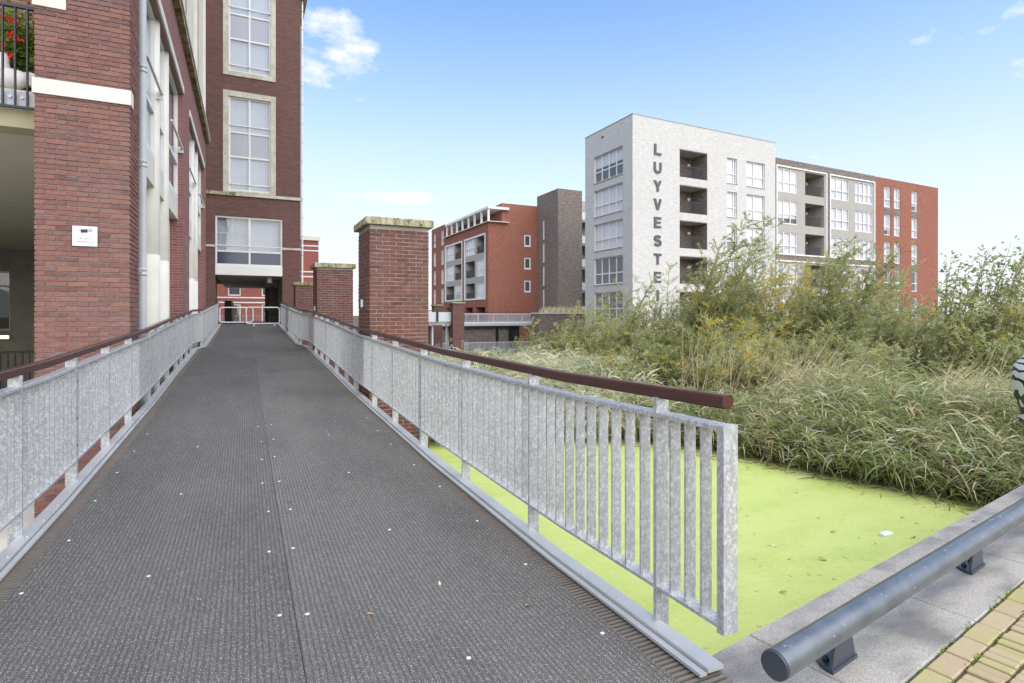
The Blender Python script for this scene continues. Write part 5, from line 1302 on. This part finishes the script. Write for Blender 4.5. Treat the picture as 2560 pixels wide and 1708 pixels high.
b4, s4, h4, ro = reeds('reed_bed', 1100, 10.2, 13, .4, .80, .34, .24, (1640, 2760), 7, 1.2, .08)
tag(stuff(ro), 'tall reeds among the shrub stems at the back of the bank', 'reeds')
# mixed herbs and broad leaves low along the water's edge
n = 5200; tpar = RNG.uniform(0, 1, n); cum = np.concatenate([[0], np.cumsum(np.linalg.norm(np.diff(E_[2:-1], axis=0), axis=1))]); s_ = tpar * cum[-1]
ex = np.interp(s_, cum, E_[2:-1, 0]); ey = np.interp(s_, cum, E_[2:-1, 1]); off = RNG.uniform(-.10, 1.3, n)
P_ = np.stack([ex + off * .8, ey + off * .6], 1); b = np.concatenate([P_, np.maximum(land_z(P_), WZ)[:, None] + RNG.uniform(0, .22, (n, 1))], 1)
d = unit(np.stack([RNG.normal(-.2, .8, n), RNG.normal(-.2, .8, n), RNG.uniform(.05, 1, n)], 1)); C, W, sd_ = blades(b, d, RNG.uniform(.08, .28, n), RNG.uniform(.012, .034, n), RNG.uniform(.1, .9, n), 4)
tag(stuff(ribbons('bank_herbs', C, W, sd_, np.where(RNG.uniform(size=n) < .4, RNG.uniform(0, .14, n), RNG.uniform(.12, .45, n)), M['reed'])), 'low dark herbs and dead leaves along the edge of the pond', 'herbs')
# straw-coloured dead stalks leaning over
def straw(name, label, x0, x1, d0, d1, n, az, lmin, lmax):
    px_ = RNG.uniform(x0, x1, n); dd = RNG.uniform(d0, d1, n); r_ = (px_ - 1280) / 1400.; y = R(YAW)
    P_ = np.stack([(r_ * math.cos(y) + math.sin(y)) * dd, (-r_ * math.sin(y) + math.cos(y)) * dd], 1); b = np.concatenate([P_, land_z(P_)[:, None] + RNG.uniform(0, .5, (n, 1))], 1)
    rt = np.array([math.cos(R(YAW)), -math.sin(R(YAW)), 0]); d = unit(rt * az + np.array([0, 0, 1.0]) + RNG.normal(0, .22, (n, 3)))
    C, W, s_ = blades(b, d, RNG.uniform(lmin, lmax, n), RNG.uniform(.006, .011, n), RNG.uniform(-.05, .25, n), 6, [1, 1, .9, .8, .6, .3])
    o = ribbons(name, C, W, s_, RNG.uniform(.83, 1, n), M['reed']); tag(stuff(o), label, 'dead stalks')
straw('dead_stalks', 'straw-coloured dead stalks leaning right at the right end of the bank', 2280, 2560, 8.2, 9.6, 420, 1.0, .8, 1.5)
straw('dead_stalks', 'straw-coloured dead stalks below the grey block shrubs', 1880, 2120, 9.5, 11.2, 380, .9, .8, 1.5)
straw('dead_stalks', 'thin straw stalks standing under the golden shrub', 1700, 2000, 11.0, 12.2, 380, .2, .8, 1.4)
# plumes
def plumes(name, label, base, sdir, ht, pick):
    idx = RNG.choice(len(base), pick, replace=False); tip = base[idx] + sdir[idx] * (ht[idx] * 1.02)[:, None]; tip[:, 2] -= .12 * ht[idx]
    n = pick * 34; i = np.repeat(np.arange(pick), 34); a = RNG.uniform(0, 2 * np.pi, n)
    d = unit(np.stack([np.cos(a), np.sin(a), RNG.uniform(-.2, 1.2, n)], 1) + WIND * 2.2); p = tip[i] + WIND * RNG.uniform(-.1, .5, (n, 1)) + np.array([0, 0, 1]) * RNG.uniform(-.02, .13, (n, 1))
    C, W, s_ = blades(p, d, RNG.uniform(.04, .11, n), RNG.uniform(.004, .010, n), RNG.uniform(.2, .8, n), 3, [.6, 1, .3])
    o = ribbons(name, C, W, s_, RNG.uniform(.74, .92, n), M['reed']); tag(stuff(o), label, 'plumes')
plumes('reed_plumes', 'feathery beige plumes on the pale reeds', b2, s2, h2, 90)
plumes('reed_plumes', 'feathery beige plumes on the reeds among the shrubs', b4, s4, h4, 60)
plumes('reed_plumes', 'beige plumes on the far reeds', b3, s3, h3, 80)
# floating dead stalks along the water's edge
n = 900; tpar = RNG.uniform(0, 1, n); cum = np.concatenate([[0], np.cumsum(np.linalg.norm(np.diff(E_[2:-1], axis=0), axis=1))]); s_ = tpar * cum[-1]
ex = np.interp(s_, cum, E_[2:-1, 0]); ey = np.interp(s_, cum, E_[2:-1, 1]); off = np.abs(RNG.normal(0, .22, n))
b = np.stack([ex - off * .8, ey - off * .6, np.full(n, WZ + .008)], 1); a = RNG.uniform(0, 2 * np.pi, n); d = np.stack([np.cos(a), np.sin(a), RNG.uniform(-.01, .12, n)], 1)
C, W, sd_ = blades(b, d, RNG.uniform(.08, .32, n), RNG.uniform(.005, .012, n), RNG.uniform(0, .1, n), 3, [.6, 1, .4]); C[:, :, 2] = np.maximum(C[:, :, 2], WZ + .005)
tag(stuff(ribbons('floating_debris', C, W, sd_, np.where(RNG.uniform(size=n) < .5, RNG.uniform(0, .15, n), RNG.uniform(.8, 1, n)), M['reed'])), 'dead reed scraps floating along the edge of the duckweed', 'debris')
n = 420; wx = RNG.uniform(2.2, 7.4, n); wy = RNG.uniform(1.9, 8.2, n); ed = edge_dist(np.stack([wx, wy], 1)); kk = (ed < -.02) & (wy > 1.75 + (wx - 1.75) * .155); b = np.stack([wx, wy, np.full(n, WZ + .004)], 1)[kk]; n = len(b); a = RNG.uniform(0, 6.28, n)
C, W, sd_ = blades(b, np.stack([np.cos(a), np.sin(a), np.zeros(n)], 1), RNG.uniform(.008, .05, n), RNG.uniform(.006, .012, n), np.zeros(n), 2, [1, .5]); sd_ = np.stack([-np.sin(a), np.cos(a), np.zeros(n)], 1)
tag(stuff(ribbons('floating_specks', C, W, sd_, np.where(RNG.uniform(size=n) < .6, .74, RNG.uniform(0, 1, n)), M['reed'])), 'tiny pale specks and scraps drifting on the duckweed', 'debris')
# weeds in the joint between coping and paving
n = 2600; aa = RNG.uniform(.0, 5.0, n); keep = (np.sin(aa * 9) + np.sin(aa * 23 + 1)) > .0; aa = aa[keep]; n = len(aa)
second = RNG.uniform(size=n) < .4
b = np.array([tuple(QM @ Vector((x, -(.6205 if s2_ else .5225) + RNG.normal(0, .006), -.008))) for x, s2_ in zip(aa, second)]); d = unit(RNG.normal(0, .8, (n, 3)) + np.array([0, 0, .9])); d[:, 2] = np.abs(d[:, 2])
C, W, sd_ = blades(b, d, RNG.uniform(.012, .042, n), RNG.uniform(.003, .008, n), RNG.uniform(.2, .9, n), 4)
tag(stuff(ribbons('joint_weeds', C, W, sd_, RNG.uniform(0, 1, n), M['weed'])), 'small green weeds and moss in the joints beside the coping', 'weeds')
# dry grass on the podium
n = 900; b = np.stack([RNG.uniform(32.2, 39.5, n), RNG.uniform(58.8, 60.2, n), np.full(n, 1.55)], 1); d = unit(np.stack([RNG.normal(.2, .3, n), RNG.normal(0, .3, n), np.ones(n)], 1))
C, W, sd_ = blades(b, d, RNG.uniform(.4, 1.3, n), RNG.uniform(.02, .05, n), RNG.uniform(.1, .4, n), 4)
tag(stuff(ribbons('dry_grass', C, W, sd_, RNG.uniform(.75, 1, n), M['reed'])), 'dry straw grass growing on top of the podium wall', 'grass')

# geraniums and a white hen ornament on the balcony
ge = thing('geranium', 'red-flowered geranium behind the balcony bars at the top left', 'plant', (-2.9, 9.1, 4.2))
n = 2600; ctr = np.array([-2.62, 9.28, 4.80]); p = ctr + RNG.normal(0, 1, (n, 3)) * np.array([.20, .10, .26]); p[:, 2] = np.clip(p[:, 2], 4.25, 5.4); d = unit(RNG.normal(0, 1, (n, 3)) + np.array([0, -.4, .3]))
C, W, sd_ = blades(p, d, RNG.uniform(.03, .07, n), RNG.uniform(.025, .05, n), RNG.uniform(0, .4, n), 3, [.5, 1, .3]); ribbons('foliage', C, W, sd_, RNG.uniform(0, .9, n), M['weed'], ge)
MB().lathe([(.12, 0), (.16, .2), (.15, .21)], (-2.62, 9.36, 4.182), 14).build('pot', M['red_brick'], ge)
for (x_, z_) in ((-2.72, 5.09), (-2.64, 5.08), (-2.63, 4.89), (-2.585, 4.85), (-2.66, 4.63), (-2.75, 4.75)):
    m = MB(); rr_ = random.Random(int(x_ * 1000))
    for k in range(16):
        a, b_, c_ = rr_.gauss(0, .028), rr_.gauss(0, .02), rr_.gauss(0, .018); m.lathe([(.003, -.012), (.014, -.004), (.012, .006), (.002, .012)], (x_ + a, 9.02 + b_, z_ + c_), 7)
    m.build('flower', M['red_flower'], ge)
hen = thing('hen_ornament', 'white glazed hen ornament with fan tail behind the balcony bars', 'ornament', (-2.6, 9.0, 4.18))
me = bpy.data.meshes.new('body'); nu, nv = 20, 14; vs = []
for i in range(nu + 1):
    t_ = i / nu; cx = -.24 + .42 * t_; rz = .155 * math.sin(math.pi * min(max(t_, .02), .98)) ** .6 * (1 - .25 * t_); zc = .15 + .10 * (t_ - .4) ** 2
    for j in range(nv): a = 2 * math.pi * j / nv; vs.append((-2.60 + cx, 9.02 + .8 * rz * math.cos(a), 4.182 + zc + rz * math.sin(a)))
me.from_pydata(vs, [], [(i * nv + j, i * nv + (j + 1) % nv, (i + 1) * nv + (j + 1) % nv, (i + 1) * nv + j) for i in range(nu) for j in range(nv)]); me.polygons.foreach_set('use_smooth', [True] * len(me.polygons)); me.materials.append(M['glazed_white']); link('body', me, hen)
m = MB(); m.lathe([(.09, .0), (.075, .10), (.06, .17), (.065, .22), (.05, .27), (.01, .30)], (-2.72, 9.02, 4.36), 16); hd = m.build('head', M['glazed_white'], hen)
MB().prism([(-2.76, 4.63), (-2.68, 4.63), (-2.66, 4.68), (-2.69, 4.66), (-2.71, 4.70), (-2.74, 4.66), (-2.77, 4.69)], 9.01, 9.03).build('comb', plain('dark_red', (.25, .02, .02, 1)), hd)
for k in range(4):
    a0 = .05 + k * .025; m = MB(); m.prism([(-2.47 + (.14 - k * .035) * math.cos(t_), 4.30 + (.16 - k * .035) * math.sin(t_)) for t_ in np.linspace(-.4, 2.0, 14)] + [(-2.47, 4.28)], 9.03 - k * .018, 9.05 + k * .004)
    m.build('tail_feather', M['glazed_white'] if k % 2 == 0 else M['cream'], hen)
